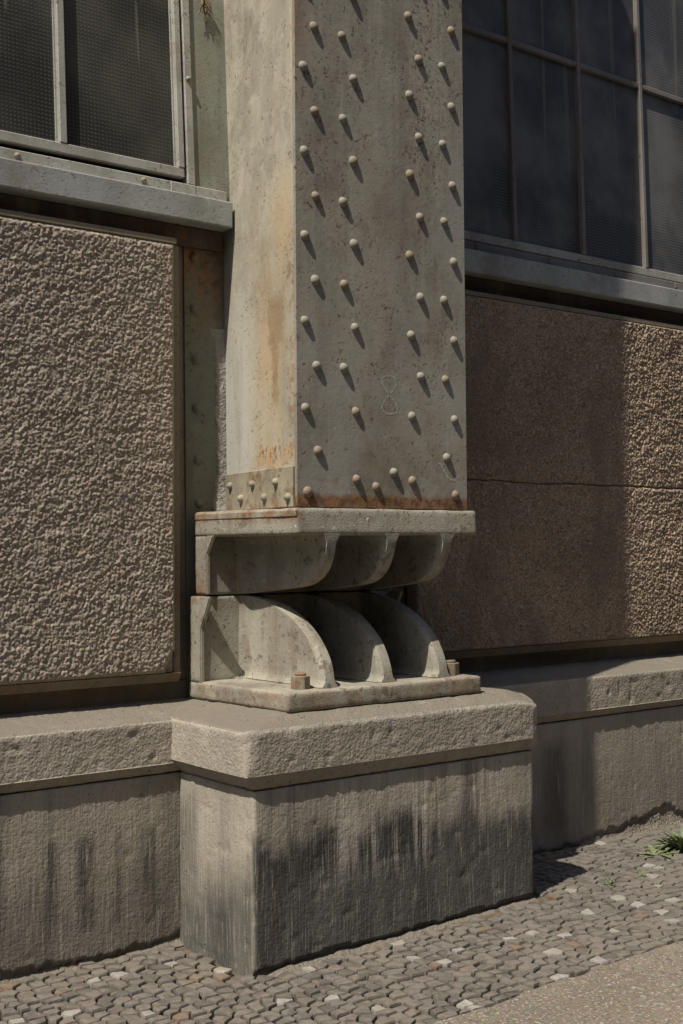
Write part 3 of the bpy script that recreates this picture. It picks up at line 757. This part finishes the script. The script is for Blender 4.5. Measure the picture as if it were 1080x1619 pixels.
RX = (0.397, 0.669, 0.946)
low = thing('bearing_shoe', 'lower cast iron shoe bolted to the pier, ribs curving down', 'bearing shoe', (0.646, 0.4, 0.84))
cast_box('base_plate', (0.182, 1.110, 0.060, 0.676, 0.838, 0.906), low, 0.009, seed=3, skew=0.056)
cast_box('web', (0.182, 1.110, 0.602, 0.674, 0.900, 1.229), low, 0.007, seed=5, skew=0.056)
LP = [(0.100, 0.895), (0.100, 0.925), (0.106, 0.960), (0.126, 1.010), (0.160, 1.058), (0.205, 1.098), (0.262, 1.136), (0.336, 1.172), (0.416, 1.199), (0.50, 1.218), (0.60, 1.228)]
for k, x in enumerate(RX): rib('rib', low, x, LP, 0.606, 0.905, False, seed=k)
def nut(x, y):
    bm = bmesh.new()
    a0 = 0.3
    bm_prism(bm, [(x+0.036*math.cos(a0+k*math.pi/3), y+0.036*math.sin(a0+k*math.pi/3)) for k in range(6)], 0.905, 0.954, 0.003)
    o = bm_obj('nut', bm, M['nut'], low)
    bm = bmesh.new()
    bm_prism(bm, [(x+0.022*math.cos(k*math.pi/6), y+0.022*math.sin(k*math.pi/6)) for k in range(12)], 0.953, 0.964, 0.003)
    b = bm_obj('bolt_end', bm, M['nut'], None)
    b.location = (0, 0, 0)
    for vv in b.data.vertices: vv.co -= Vector(world_of(o))
    b.parent = o
nut(0.300, 0.150); nut(1.040, 0.165)

upp = thing('bearing_shoe', 'upper cast iron shoe under the column, ribs curving up to a thick plate', 'bearing shoe', (0.665, 0.4, 1.23))
cast_box('top_plate', (0.234, 1.104, 0.070, 0.676, 1.456, 1.552), upp, 0.008, seed=13, draft=0.07, skew=0.098)
cast_box('web', (0.234, 1.102, 0.602, 0.674, 1.233, 1.462), upp, 0.006, seed=15, skew=0.098)
def gusset(parent, x0, x1, poly, seed):
    bm = bmesh.new()
    a = [bm.verts.new((x0, y, z)) for y, z in poly]; f = bm.faces.new(a)
    g = bmesh.ops.extrude_face_region(bm, geom=[f])
    nv = [q for q in g['geom'] if isinstance(q, bmesh.types.BMVert)]
    bmesh.ops.translate(bm, verts=nv, vec=(x1-x0, 0, 0))
    bmesh.ops.bevel(bm, geom=list(bm.edges), offset=0.004, segments=2, affect='EDGES')
    bm_obj('end_flange', bm, M['shoe'], parent)
GL = [(0.590, 0.902), (0.590, 1.105), (0.524, 1.2285), (0.604, 1.2285), (0.604, 0.902)]
for a in (0.1515, 1.090): gusset(low, a, a+0.019, GL, 1)
GU = [(0.590, 1.2345), (0.590, 1.392), (0.545, 1.460), (0.604, 1.460), (0.604, 1.2345)]
for a in (0.1805, 1.084): gusset(upp, a, a+0.017, GU, 1)
UP = [(0.60, 1.233), (0.50, 1.242), (0.40, 1.252), (0.30, 1.262), (0.235, 1.270), (0.190, 1.281), (0.150, 1.300), (0.116, 1.330), (0.093, 1.366), (0.079, 1.405), (0.071, 1.440), (0.0705, 1.462)]
for k, x in enumerate((0.389, 0.669, 0.946)): rib('rib', upp, x, UP, 0.606, 1.457, True, seed=k+9)
# thin lip along the top of the plate's left side
bm = bmesh.new(); bm_prism(bm, [(0.2285, 0.075), (0.240, 0.075), (0.186, 0.668), (0.1715, 0.668)], 1.520, 1.545, 0.003); bm_obj('lip', bm, M['shoe'], upp)

# ------------------------------------------------------------------ riveted steel column
colm = thing('steel_column', 'riveted steel column painted grey green, rusty at its foot', 'column', (0.67, 0.4, 1.555))
ZT = 7.2
def wavy_plate(name, x0, x1, y0, y1, z0, z1, mat, parent):
    bm = bmesh.new(); bm_box(bm, x0, x1, y0, y1, z0, z1, 0.002, 1)
    return bm_obj(name, bm, mat, parent)
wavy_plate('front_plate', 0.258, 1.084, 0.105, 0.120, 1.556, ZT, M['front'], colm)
def side_poly(s):
    a = [(0.264, 0.1205), (0.280, 0.1205), (0.364, 0.78), (0.352, 0.78)]
    return a if s < 0 else [(1.342-x, y) for x, y in a][::-1]
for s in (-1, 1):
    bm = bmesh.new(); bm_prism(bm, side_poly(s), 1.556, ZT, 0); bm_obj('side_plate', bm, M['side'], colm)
SX = lambda y: 0.264 + (y-0.1205)*0.088/0.6595
bm = bmesh.new()
bm_prism(bm, [(SX(0.124)-0.013, 0.124), (SX(0.124)-0.001, 0.124), (SX(0.692)-0.001, 0.692), (SX(0.692)-0.013, 0.692)], 1.556, 1.704, 0.003)
bm_obj('foot_band', bm, M['band'], colm)
box('back_plate', (0.34, 1.0, 0.30, 0.315, 1.556, ZT), M['front'], colm, 0)

def dome_mesh(name, r, h, seg=12, rings=3):
    v = []; f = []
    for k in range(rings):
        a = k/rings*math.pi/2
        for j in range(seg):
            b = 2*math.pi*j/seg
            v.append((r*math.cos(a)*math.cos(b), -h*math.sin(a)*1.0, r*math.cos(a)*math.sin(b)))
    v.append((0, -h, 0))
    for k in range(rings-1):
        for j in range(seg):
            a, b = k*seg+j, k*seg+(j+1) % seg
            f.append((a, a+seg, b+seg, b))
    t = (rings-1)*seg
    for j in range(seg): f.append((t+j, len(v)-1, t+(j+1) % seg))
    me = bpy.data.meshes.new(name); me.from_pydata(v, [], f); me.update()
    bm = bmesh.new(); bm.from_mesh(me); bmesh.ops.recalc_face_normals(bm, faces=bm.faces); bm.to_mesh(me); bm.free()
    me.polygons.foreach_set('use_smooth', np.full(len(me.polygons), True, dtype=bool))
    me.materials.append(M['rivet'])
    return me
RIV = [dome_mesh('rivet_head', 0.0192, 0.0152), dome_mesh('rivet_head', 0.0200, 0.0148), dome_mesh('rivet_head', 0.0186, 0.0154)]
JRIV = dome_mesh('rivet_head', 0.020, 0.016); JRIV.materials[0] = M['post']
BRIV = dome_mesh('rivet_head', 0.0165, 0.017); BRIV.materials[0] = M['band']
def rivet(parent, p, rot=0.0, scale=1.0, me=None):
    o = bpy.data.objects.new('rivet', me or random.choice(RIV)); col.objects.link(o)
    o.parent = parent
    o.location = Vector(p) - Vector(world_of(parent))
    o.rotation_euler = (0, random.uniform(0, 6.28), rot) if rot == 0 else (0, 0, rot)
    o.scale = (scale*random.uniform(0.95, 1.05), random.uniform(0.92, 1.1)*scale, scale*random.uniform(0.95, 1.05))
    return o
pts = []
for k in range(0, 8):
    z = 1.912 + 0.3092*k
    pts += [(0.298, z), (0.523, z), (0.797, z), (1.021, z)]
for k in range(0, 8):
    z = 2.066 + 0.3092*k
    pts += [(0.346, z), (0.473, z), (0.846, z), (0.971, z)]
pts += [(0.351, 1.760), (0.976, 1.760), (0.704, 1.691), (0.796, 1.662), (0.525, 1.661), (0.618, 1.634), (1.022, 1.615), (0.304, 1.612)]
for x, z in pts:
    rivet(colm, (x + random.uniform(-.003, .003), 0.1055, z + random.uniform(-.003, .003)))
band_rot = -math.pi/2 + math.atan2(0.074, 0.6595)*0 
for y, z in [(0.640, 1.656), (0.442, 1.654), (0.249, 1.651), (0.543, 1.602), (0.342, 1.598), (0.155, 1.592)]:
    o = rivet(colm, (SX(y)-0.0128, y, z), -math.pi/2, 1.0, BRIV)

# chalk writing on the plate: an 8 and a curl
def ribbon(pts, w, y, name, parent):
    P = np.array(pts, float); d = np.gradient(P, axis=0); d /= np.linalg.norm(d, axis=1, keepdims=True) + 1e-9
    nn = np.stack([-d[:, 1], d[:, 0]], 1)*w/2
    a = P+nn; b = P-nn; k = len(P)
    v = [(p[0], y, p[1]) for p in a] + [(p[0], y, p[1]) for p in b]
    mesh_np(name, v, [(i, i+1, k+i+1, k+i) for i in range(k-1)], M['chalk'], parent, smooth=False)
eight = []
for k in range(49):
    a = k/48*2*math.pi
    eight.append((0.688 + 0.036*math.sin(2*a)*(1.0 if math.cos(a) > 0 else 1.05), 1.985 + 0.072*math.cos(a)))
ribbon(eight, 0.006, 0.1044, 'chalk_mark', colm)
ribbon([(0.955-0.028*math.cos(a)+0.05*(a/2.2), 1.735-0.030*a+0.012*math.sin(3*a)) for a in np.linspace(0, 2.2, 20)], 0.008, 0.1044, 'chalk_mark', colm)
ribbon([(0.93+0.03*a, 1.735-0.004*a) for a in np.linspace(0, 1, 6)], 0.006, 0.1042, 'chalk_mark', colm)

# ------------------------------------------------------------------ steel backing between panel and column
back = thing('steel_frame_post', 'rusty riveted steel post in the gap between left panel and column', 'steel post', (0.2, 0.72, 0.84))
box('back_plate', (-0.02, 0.345, 0.712, 0.730, 0.80, 2.668), M['edge'], back, 0, tilt=(0.84, 0.010))
box('cover_strip', (0.160, 0.346, 0.7035, 0.7105, 0.842, 2.664), M['post'], back, 0.0015, 1, tilt=(0.84, 0.010))
for x, z in [(0.203, 2.559), (0.203, 2.354), (0.207, 2.155), (0.209, 1.962), (0.216, 1.759), (0.216, 1.590)]:
    rivet(back, (x, 0.7040 + (z-0.84)*0.010, z), 0, 1.0, JRIV)
def mortar_fill():
    zs = np.linspace(1.553, 2.285, 90); us = np.linspace(0, 1, 12)
    Zg, Ug = np.meshgrid(zs, us, indexing='ij')
    left = 0.300 - 0.02*np.clip((1.70-Zg)/0.14, 0, 1) - 0.018*np.clip((Zg-2.23)/0.05, 0, 1)
    X = left + (0.345-left)*Ug
    p = np.stack([X.ravel(), X.ravel()*0, Zg.ravel()], 1)
    Yv = 0.7035 + (p[:, 2]-0.84)*0.010 - 0.010*np.sqrt(np.clip(Ug.ravel(), 0, 1)) - 0.03*np.clip((1.66-p[:, 2])/0.11, 0, 1)*Ug.ravel() + 0.004*fbm(p, 40, 3, 3)
    p[:, 1] = Yv
    p[:, 0] += np.where(Ug.ravel() < 0.05, 0.012*fbm(p, 25, 9, 2), 0)
    i = np.arange(len(p)).reshape(Zg.shape)
    f = np.stack([i[:-1, :-1].ravel(), i[:-1, 1:].ravel(), i[1:, 1:].ravel(), i[1:, :-1].ravel()], 1)
    mesh_np('mortar_fill', p, f, M['mortar_grey'], back)
mortar_fill()
backr = thing('steel_frame_post', 'dark steel post behind the column on its right side', 'steel post', (1.15, 0.72, 0.84))
box('back_plate', (0.99, 1.34, 0.712, 0.730, 0.80, 2.668), M['brownstrip'], backr, 0)
box('cover_strip', (0.99, 1.19, 0.7035, 0.7105, 0.842, 2.664), M['jamb'], backr, 0.0015, 1)

# ------------------------------------------------------------------ roughcast panels
def roughcast_slab(name, x0, x1, z0, z1, y, mat, parent, seed, cell=0.0150, amp=0.0080, label=None, cut=None, step=0.0034, wave=None):
    nx = int((x1-x0)/step); nz = int((z1-z0)/step)
    gx, gz_ = np.meshgrid(np.linspace(x0, x1, nx+1), np.linspace(z0, z1, nz+1), indexing='ij')
    X, Z = gx.ravel().copy(), gz_.ravel().copy()
    P = np.stack([X, X*0, Z], 1)
    wx = 0.004*fbm(P, 60, seed, 2); wz = 0.004*fbm(P, 60, seed+5, 2)
    wx = wx + 0.003*vnoise(P, 160, seed+8); wz = wz + 0.003*vnoise(P, 160, seed+9)
    h = 0.50*blobs(X+wx, Z+wz, cell, seed, 0.40, 0.85) + 0.50*blobs(X-wz, Z+wx, cell*0.56, seed+11, 0.42, 0.85) + 0.25*blobs(X+wz, Z-wx, cell*0.36, seed+31, 0.5, 0.9) + 0.42*fbm(P, 24, seed+3, 3) + 0.30*fbm(P, 120, seed+14, 2)
    if wave is not None:   # ragged meeting edge
        wv = 0.010*fbm(np.stack([X, X*0, X*0], 1), 3.5, 5, 4) + 0.004*fbm(np.stack([X, X*0, X*0], 1), 40, 6, 2)
        Z = Z + wv*np.exp(-((Z-wave)/0.06)**2)
    edge = np.minimum(np.minimum(X-x0, x1-X), np.minimum(gz_.ravel()-z0, z1-gz_.ravel()))
    if cut is not None:   # broken lower corner: (x, z, size)
        cd = ((x1-X)/cut[0] + (Z-z0)/cut[1] - 1)*min(cut)*0.7
        cd = cd + 0.012*fbm(P, 40, seed+9, 2)
        edge = np.minimum(edge, np.maximum(cd, -0.02))
    fall = np.clip(edge/(0.012 if wave is None else 0.006), -1, 1)
    H = amp*h*np.clip(fall, 0, 1) + 0.004*np.clip(fall, -1, 1)
    if cut is not None: H = np.where(edge < 0, -0.016, H)
    Y = y - H
    v = np.stack([X, Y, Z], 1)
    i = np.arange(len(v)).reshape(gx.shape)
    f = np.stack([i[:-1, :-1].ravel(), i[1:, :-1].ravel(), i[1:, 1:].ravel(), i[:-1, 1:].ravel()], 1)
    # sides
    border = np.concatenate([i[:, 0], i[-1, 1:], i[-2::-1, -1], i[0, -2:0:-1]])
    nb = len(border); N = len(v)
    vb = v[border].copy(); vb[:, 1] = y + 0.06
    k = np.arange(nb); k2 = (k+1) % nb
    fs = np.stack([border[k], N+k, N+k2, border[k2]], 1)
    return mesh_np(name, np.concatenate([v, vb]), np.concatenate([f, fs]), mat, parent, label=label)

lp = thing('wall_panel', 'grey brown roughcast infill panel under the left window', 'wall panel', (-0.5, 0.66, 0.9))
roughcast_slab('slab', -1.35, 0.064, 0.945, 2.572, 0.634, M['rc_left'], lp, 21, cut=(0.05, 0.085))
# steel edging round it
def edging(parent, x0, x1, z0, z1, y, cover_right=True):
    def bar(b): box('edge_strip', b, M['edge'], parent, 0.003, 1)
    bar((x0, x1+0.012, y-0.004, y+0.07, z1+0.001, z1+0.024))
    bar((x1+0.001, x1+0.030, y+0.012, y+0.075, z0-0.03, z1))
    # sloping bottom flange
    bm = bmesh.new()
    vs = [bm.verts.new(p) for p in ((x0, y-0.001, z0-0.002), (x1+0.026, y-0.001, z0-0.002), (x1+0.026, y+0.020, z0-0.036), (x0, y+0.020, z0-0.036),
                                    (x0, y+0.07, z0-0.002), (x1+0.026, y+0.07, z0-0.002), (x1+0.026, y+0.07, z0-0.036), (x0, y+0.07, z0-0.036))]
    for q in ((0, 1, 2, 3), (4, 7, 6, 5), (0, 4, 5, 1), (3, 2, 6, 7), (0, 3, 7, 4), (1, 5, 6, 2)): bm.faces.new([vs[k] for k in q])
    bm_obj('bottom_edge', bm, M['edge'], parent)
edging(lp, -1.35, 0.064, 0.945, 2.572, 0.632)
box('foot_plate', (-1.35, 0.155, 0.700, 0.711, 0.832, 0.906), M['brownstrip'], lp, 0.002, 1)
rp = thing('wall_panel', 'brown roughcast infill panel under the right window, cracked across and half in shadow', 'wall panel', (2.4, 0.66, 0.9))
roughcast_slab('slab', 1.27, 3.55, 0.945, 1.7160, 0.634, M['rc_right'], rp, 61, cell=0.0150, amp=0.0118, wave=1.717)
roughcast_slab('slab', 1.27, 3.55, 1.7180, 2.562, 0.634, M['rc_right'], rp, 81, cell=0.0150, amp=0.0118, wave=1.717)
edging(rp, 1.27, 3.55, 0.945, 2.562, 0.632)
box('foot_plate', (1.19, 4.6, 0.700, 0.711, 0.832, 0.906), M['brownstrip'], rp, 0.002, 1)

# ------------------------------------------------------------------ windows
def window(label, x0, x1, tn, mull, zrows, sash_right, frame_mat, bar_mat, glass_mat, bolts, end_left=None):
    w = thing('window', label, 'window', ((x0+x1)/2, 0.66, 2.77))
    ZR = 2.775; YF = 0.650
    TL = (ZR, tn)
    def b(name, bx, mat, bev=0.003): return box(name, bx, mat, w, bev, 1, tilt=TL)
    # sill beam with a dark soffit strip below
    box('sill', (x0, x1, 0.610, 0.690, 2.668, 2.772), M['sill'], w, 0.006, 2)
    box('soffit_strip', (x0, x1, 0.690, 0.712, 2.590, 2.667), M['redlead'], w, 0)
    # outer frame
    b('frame', (x0, x1 if end_left is None else x1, YF, YF+0.05, 2.778, 2.822), frame_mat)
    return w, b

TL_L = math.tan(math.radians(3.5)); TL_R = math.tan(math.radians(1.5))
# left window
wl_, b = window('left steel window with pale casement frame and ribbed wired glass', -2.6, 0.318, TL_L, None, None, None, M['frame'], M['frame'], M['glass_left'], None)
YF = 0.650
b('frame', (0.140, 0.174, YF-0.001, YF+0.05, 2.8225, 6.6), M['frame'])
b('jamb', (0.1745, 0.345, YF+0.011, YF+0.04, 2.7735, 6.6), M['jamb'], 0.0)
b('corner_block', (0.062, 0.1735, YF-0.003, YF+0.045, 2.780, 2.8215), M['frame'])
sash = b('sash', (-1.85, 0.130, YF+0.004, YF+0.04, 2.846, 2.884), M['frame'])
def child_box(parent, name, bx, mat, tn, bev=0.002):
    return box(name, bx, mat, parent, bev, 1, tilt=(2.775, tn))
b('sash', (0.103, 0.1302, YF+0.002, YF+0.04, 2.8845, 6.5), M['frame'])
mx = [-0.374, -0.862, -1.35]
for x in mx: b('glazing_bar', (x-0.0145, x+0.0145, YF+0.002, YF+0.04, 2.8845, 6.5), M['frame'])
b('glazing_bar', (-1.85, 0.1025, YF+0.006, YF+0.04, 3.835, 3.862), M['frame'])
b('back_strip', (-2.6, 0.140, YF+0.055, YF+0.075, 2.775, 2.87), M['core'], 0)
b('back_strip', (0.095, 0.150, YF+0.055, YF+0.075, 2.87, 6.6), M['core'], 0)
cols_x = [(-1.85, -1.365), (-1.335, -0.877), (-0.847, -0.389), (-0.359, 0.1025)]
for zi in range(2):
    za, zb = ((2.885, 3.8345), (3.8625, 6.5))[zi]
    for xa, xb in cols_x:
        b('pane', (xa, xb, YF+0.030, YF+0.038, za, zb), M['glass_left'], 0)
        child = b('putty', (xb-0.006, xb, YF+0.022, YF+0.0295, za, zb), M['frame'], 0)
def bolt_on(parent, x, z, tn, y0=YF):
    o = bpy.data.objects.new('bolt_head', RIV[0]); col.objects.link(o); o.parent = parent
    o.location = Vector((x, y0 + (z-2.775)*tn - 0.001, z)) - Vector(world_of(parent)); o.scale = (0.6, 0.95, 0.6)
for x, z in ((-0.555, 2.800), (-0.055, 2.802), (0.157, 3.245)): bolt_on(wl_, x, z, TL_L)

# right window
wr_, b = window('right steel window of dusty dark panes with thin glazing bars, half shaded by the column', 1.02, 4.6, TL_R, None, None, None, M['frame_dark'], M['frame_dark'], M['glass_right'], None)
b('frame', (1.15, 4.6, YF+0.008, YF+0.05, 2.828, 2.870), M['frame'])
bars = [1.454, 1.946, 2.434, 2.918, 3.405, 3.892, 4.38]
for x in bars: b('glazing_bar', (x-0.012, x+0.012, YF+0.006, YF+0.045, 2.8705, 6.5), M['frame_dark'])
ztr = (3.832, 3.860)
xs = [1.05] + bars
for k in range(len(xs)-1):
    xa, xb = xs[k]+0.0125, xs[k+1]-0.0125
    b('glazing_bar', (xa, xb, YF+0.010, YF+0.044, 3.832, 3.859), M['frame_dark'])
    for za, zb in ((2.871, 3.8315), (3.8595, 4.82), (4.85, 6.5)):
        b('pane', (xa, xb, YF+0.030, YF+0.038, za, zb), M['glass_right'], 0)
    b('glazing_bar', (xa, xb, YF+0.010, YF+0.044, 4.8205, 4.8495), M['frame_dark'])
    b('clip', (xa+0.2, xa+0.212, YF-0.006, YF-0.0005, 2.79, 2.815), M['frame_dark'], 0.001)
b('jamb', (1.0, 1.15, YF+0.011, YF+0.04, 2.7735, 6.6), M['jamb'], 0)
b('back_strip', (1.0, 4.6, YF+0.055, YF+0.075, 2.775, 2.87), M['core'], 0)
# upper wall ends the facade above the windows
o = box('lintel', (-4.2, 6.2, 0.95, 1.24, 6.62, 7.2), M['sill'], None, 0.004); o['kind'] = 'structure'

# ------------------------------------------------------------------ cobblestones
def in_strip(x, y, m=0.0):
    if y < EDGE_Y + 0.012 - m or y > 0.462 + m: return False
    return not (-0.024 - m < x < 1.360 + m and y > -0.036 - m)
seeds = []
row = 0; y = EDGE_Y - 0.10
while y < 0.60:
    d = 0.048 + 0.009*random.random()
    x = -2.3 + random.uniform(0, .020)
    while x < 4.3:
        wv = 0.0555
        xc = x + wv/2 + random.uniform(-.0150, .0150)
        yc = y + d/2 + random.uniform(-.0120, .0120) + 0.030*math.sin(xc*2.1+0.6) + 0.014*math.sin(xc*6.3+row*0.4)
        x += wv
        seeds.append((xc, yc))
    y += d; row += 1
SE = np.array(seeds)
cells = {}
for i, p in enumerate(seeds): cells.setdefault((int(math.floor(p[0]/0.09)), int(math.floor(p[1]/0.09))), []).append(i)
def clip(poly, nx, ny, c):          # keep n.p <= c
    out = []
    for a in range(len(poly)):
        P, Q = poly[a], poly[(a+1) % len(poly)]
        da, db = nx*P[0]+ny*P[1]-c, nx*Q[0]+ny*Q[1]-c
        if da <= 0: out.append(P)
        if da*db < 0:
            t_ = da/(da-db); out.append((P[0]+(Q[0]-P[0])*t_, P[1]+(Q[1]-P[1])*t_))
    return out
def sett(i):
    """the stone's outline: its own patch of the bed, less half a joint, within the strip"""
    x, y = seeds[i]; g = random.uniform(0.0020, 0.0044) + (0.0014 if x < 0.9 else 0)
    poly = [(x-.06, y-.06), (x+.06, y-.06), (x+.06, y+.06), (x-.06, y+.06)]
    cx, cy = int(math.floor(x/0.09)), int(math.floor(y/0.09))
    for a in (-1, 0, 1):
        for b in (-1, 0, 1):
            for j in cells.get((cx+a, cy+b), ()):
                if j == i: continue
                dx, dy = seeds[j][0]-x, seeds[j][1]-y; L = math.hypot(dx, dy)
                if L > 0.12 or L < 1e-6: continue
                nx, ny = dx/L, dy/L
                poly = clip(poly, nx, ny, nx*x+ny*y+L/2-g)
                if len(poly) < 3: return None
    poly = clip(poly, 0, -1, -(EDGE_Y+0.008)); 
    if len(poly) >= 3: poly = clip(poly, 0, 1, 0.474)
    if len(poly) >= 3 and -0.035 < x < 1.38 and y > -0.1:
        if y < -0.02: poly = clip(poly, 0, 1, -0.020)
        elif x < 0.3: poly = clip(poly, 1, 0, -0.012)
        elif x > 1.3: poly = clip(poly, -1, 0, -1.345)
    if len(poly) < 3: return None
    # merge very short sides
    q = []
    for P in poly:
        if not q or math.hypot(P[0]-q[-1][0], P[1]-q[-1][1]) > 0.006: q.append(P)
    if len(q) > 3 and math.hypot(q[0][0]-q[-1][0], q[0][1]-q[-1][1]) < 0.006: q.pop()
    if len(q) < 3: return None
    A = 0.5*sum(q[k][0]*q[(k+1) % len(q)][1]-q[(k+1) % len(q)][0]*q[k][1] for k in range(len(q)))
    return q if A > 0.0007 else None
def sett_geo(q, x, y):
    """outline to a stone with chipped arris and a slightly domed, tilted top (local coords)"""
    n = len(q); tx, ty = random.uniform(-.06, .06), random.uniform(-.06, .06); hz = random.uniform(-0.004, 0.003)
    cxm = sum(p[0] for p in q)/n; cym = sum(p[1] for p in q)/n
    v = []; f = []
    for s_, z in ((1.0, -0.034), (1.0, -0.006), (0.93, 0.0002), (0.55, 0.0010)):
        for (px, py) in q:
            jx, jy = (px-cxm)*s_, (py-cym)*s_
            v.append((jx, jy, z + hz + (jx*tx+jy*ty + random.uniform(-.0008, .0008) if z > -0.03 else 0)))
    v.append((0, 0, 0.0011 + hz))
    for a in range(3):
        for k in range(n): f.append((a*n+k, a*n+(k+1) % n, (a+1)*n+(k+1) % n, (a+1)*n+k))
    for k in range(n): f.append((3*n+k, 3*n+(k+1) % n, 4*n))
    return v, f, (cxm, cym)
stones = []
for i in range(len(seeds)):
    x, y = seeds[i]
    if not in_strip(x, y, 0.012): continue
    q = sett(i)
    if q: stones.append((x, y, q))
WHITE_PX = [(240, 1601), (372, 1519), (486, 1512), (483, 1532), (525, 1580), (590, 1592), (730, 1584), (718, 1499), (633, 1488), (798, 1487),
            (843, 1478), (898, 1478), (925, 1440), (972, 1477), (980, 1418), (900, 1410), (1022, 1367), (1040, 1400), (1060, 1460), (107, 1600), (270, 1525),
            (150, 1548), (1005, 1432), (1062, 1422), (655, 1516), (704, 1517), (1030, 1385), (690, 1345)]
info = []
for i, (x, y, q) in enumerate(stones):
    u, v_, z = to_px((x, y, float(gz(x, y))))
    inside = z > 0 and -30 < u < 1110 and 1250 < v_ < 1650
    A = 0.5*abs(sum(q[k][0]*q[(k+1) % len(q)][1]-q[(k+1) % len(q)][0]*q[k][1] for k in range(len(q))))
    info.append((A/z**3 if inside else 0, u, v_))
whites = set()
for (pu, pv) in WHITE_PX:
    best = min(range(len(stones)), key=lambda i: (info[i][1]-pu)**2 + (info[i][2]-pv)**2)
    if (info[best][1]-pu)**2 + (info[best][2]-pv)**2 < 900: whites.add(best)
order = sorted(range(len(stones)), key=lambda i: -info[i][0])
single = set(order[:300])
SV = []; SF = []; base = 0; smat = []
for i, (x, y, q) in enumerate(stones):
    key = 'cobble_white' if i in whites or random.random() < 0.012 else ('cobble_red' if random.random() < 0.018 else 'cobble')
    v, f, (cx, cy) = sett_geo(q, x, y)
    z = float(gz(cx, cy))
    if i in single:
        me = bpy.data.meshes.new('cobblestone'); me.from_pydata(v, [], f); me.update(); me.materials.append(M[key])
        o = bpy.data.objects.new('cobblestone', me); col.objects.link(o); o.parent = pavement; o.location = (cx, cy, z)
    else:
        SV += [(a+cx, b+cy, c+z) for a, b, c in v]
        for g in f: SF.append([a+base for a in g]); smat.append(0 if key == 'cobble' else (1 if key == 'cobble_white' else 2))
        base += len(v)
rest = mesh_np('cobblestone', SV, SF, M['cobble'], pavement, smooth=False)
rest.data.materials.append(M['cobble_white']); rest.data.materials.append(M['cobble_red'])
rest.data.polygons.foreach_set('material_index', np.array(smat, dtype=np.int32))
rest['kind'] = 'stuff'; rest['label'] = 'small worn cobblestones farther along the pavement'

# ------------------------------------------------------------------ weeds
def blade(V, F, p, az, length, width, lift, droop, jag=True):
    n = 7; b0 = len(V)
    dx, dy = math.cos(az), math.sin(az); nx, ny = -dy, dx
    for k in range(n+1):
        s = k/n
        r = length*s; z = lift*length*s - droop*length*s*s
        w = width*math.sin(math.pi*min(1, 0.08+0.92*s))**0.7*(1-0.25*s)
        if jag: w *= (1.0 if k % 2 else 0.55)
        for sg, dz in ((-1, 0.25), (0, 0), (1, 0.25)):
            V.append((p[0]+dx*r+nx*w*sg, p[1]+dy*r+ny*w*sg, p[2]+z+dz*w))
    for k in range(n):
        for j in (0, 1):
            a = b0+k*3+j; F.append((a, a+3, a+4, a+1))
def weed(label, p, count, length, width, lift, group=None, seed=0, mat='leaf'):
    r = random.Random(seed); V = []; F = []
    for k in range(count):
        az = r.uniform(0, 2*math.pi); L = length*r.uniform(0.5, 1.1)
        q = (p[0]+r.gauss(0, length*0.20), p[1]+r.gauss(0, length*0.14), p[2]+r.uniform(0, 0.01))
        blade(V, F, q, az, L, width*r.uniform(0.6, 1.1), lift*r.uniform(0.2, 1.1), r.uniform(0.1, 0.6)*lift)
    t = thing('weed', label, 'weed', p, group)
    mesh_np('leaves', V, F, M[mat], t)
    bm = bmesh.new(); bmesh.ops.create_cone(bm, segments=6, radius1=0.004, radius2=0.002, depth=0.03, cap_ends=True)
    bmesh.ops.translate(bm, verts=bm.verts, vec=(p[0], p[1], p[2]+0.005)); bm_obj('stem', bm, M[mat], t)
weed('bushy green weed, the biggest one, growing in the cobbles by the right wall', (2.44, 0.13, 0.012), 140, 0.120, 0.019, 0.95, seed=3)
weed('low green weed spreading flat in front of the biggest weed', (2.25, 0.12, 0.012), 22, 0.11, 0.018, 0.25, seed=5)
weed('tiny weed sprig in the joints beside pale cobbles near the column shadow', (1.70, -0.06, 0.016), 14, 0.055, 0.0035, 0.8, seed=6)
weed('tiny weed sprig halfway between the shadow and the biggest weed', (1.90, -0.07, 0.016), 12, 0.050, 0.0035, 0.9, seed=8)
def dead_tuft():
    p = (0.240, 0.705, 3.590); r = random.Random(4); V = []; F = []
    for k in range(60):
        az = r.uniform(math.pi, 2*math.pi); L = r.uniform(0.02, 0.07)
        dx, dz = r.uniform(-0.7, 0.8), r.uniform(-1.0, 0.7)
        b0 = len(V); n = 4; w = r.uniform(0.002, 0.005)
        for j in range(n+1):
            s = j/n
            c = (p[0]+dx*L*s, p[1]-0.012*s-0.012*s*r.random(), p[2]+dz*L*s-0.03*s*s)
            V.append((c[0]-w*(1-s), c[1], c[2])); V.append((c[0]+w*(1-s), c[1]-0.002, c[2]+w*0.5))
        for j in range(n): F.append((b0+2*j, b0+2*j+1, b0+2*j+3, b0+2*j+2))
    t = thing('weed', 'dry brown weed tuft on the jamb beside the left window', 'weed', p)
    mesh_np('stalks', V, F, M['dead'], t)
dead_tuft()

for o in list(bpy.data.objects):
    g = {'window': 'steel windows of the facade', 'wall panel': 'roughcast panels under the windows', 'wall': 'low concrete walls along the pavement',
         'weed': 'weeds growing on wall and pavement', 'bearing shoe': 'cast shoes of the column bearing', 'steel post': 'posts beside the column'}.get(o.get('category'))
    if g: o['group'] = g
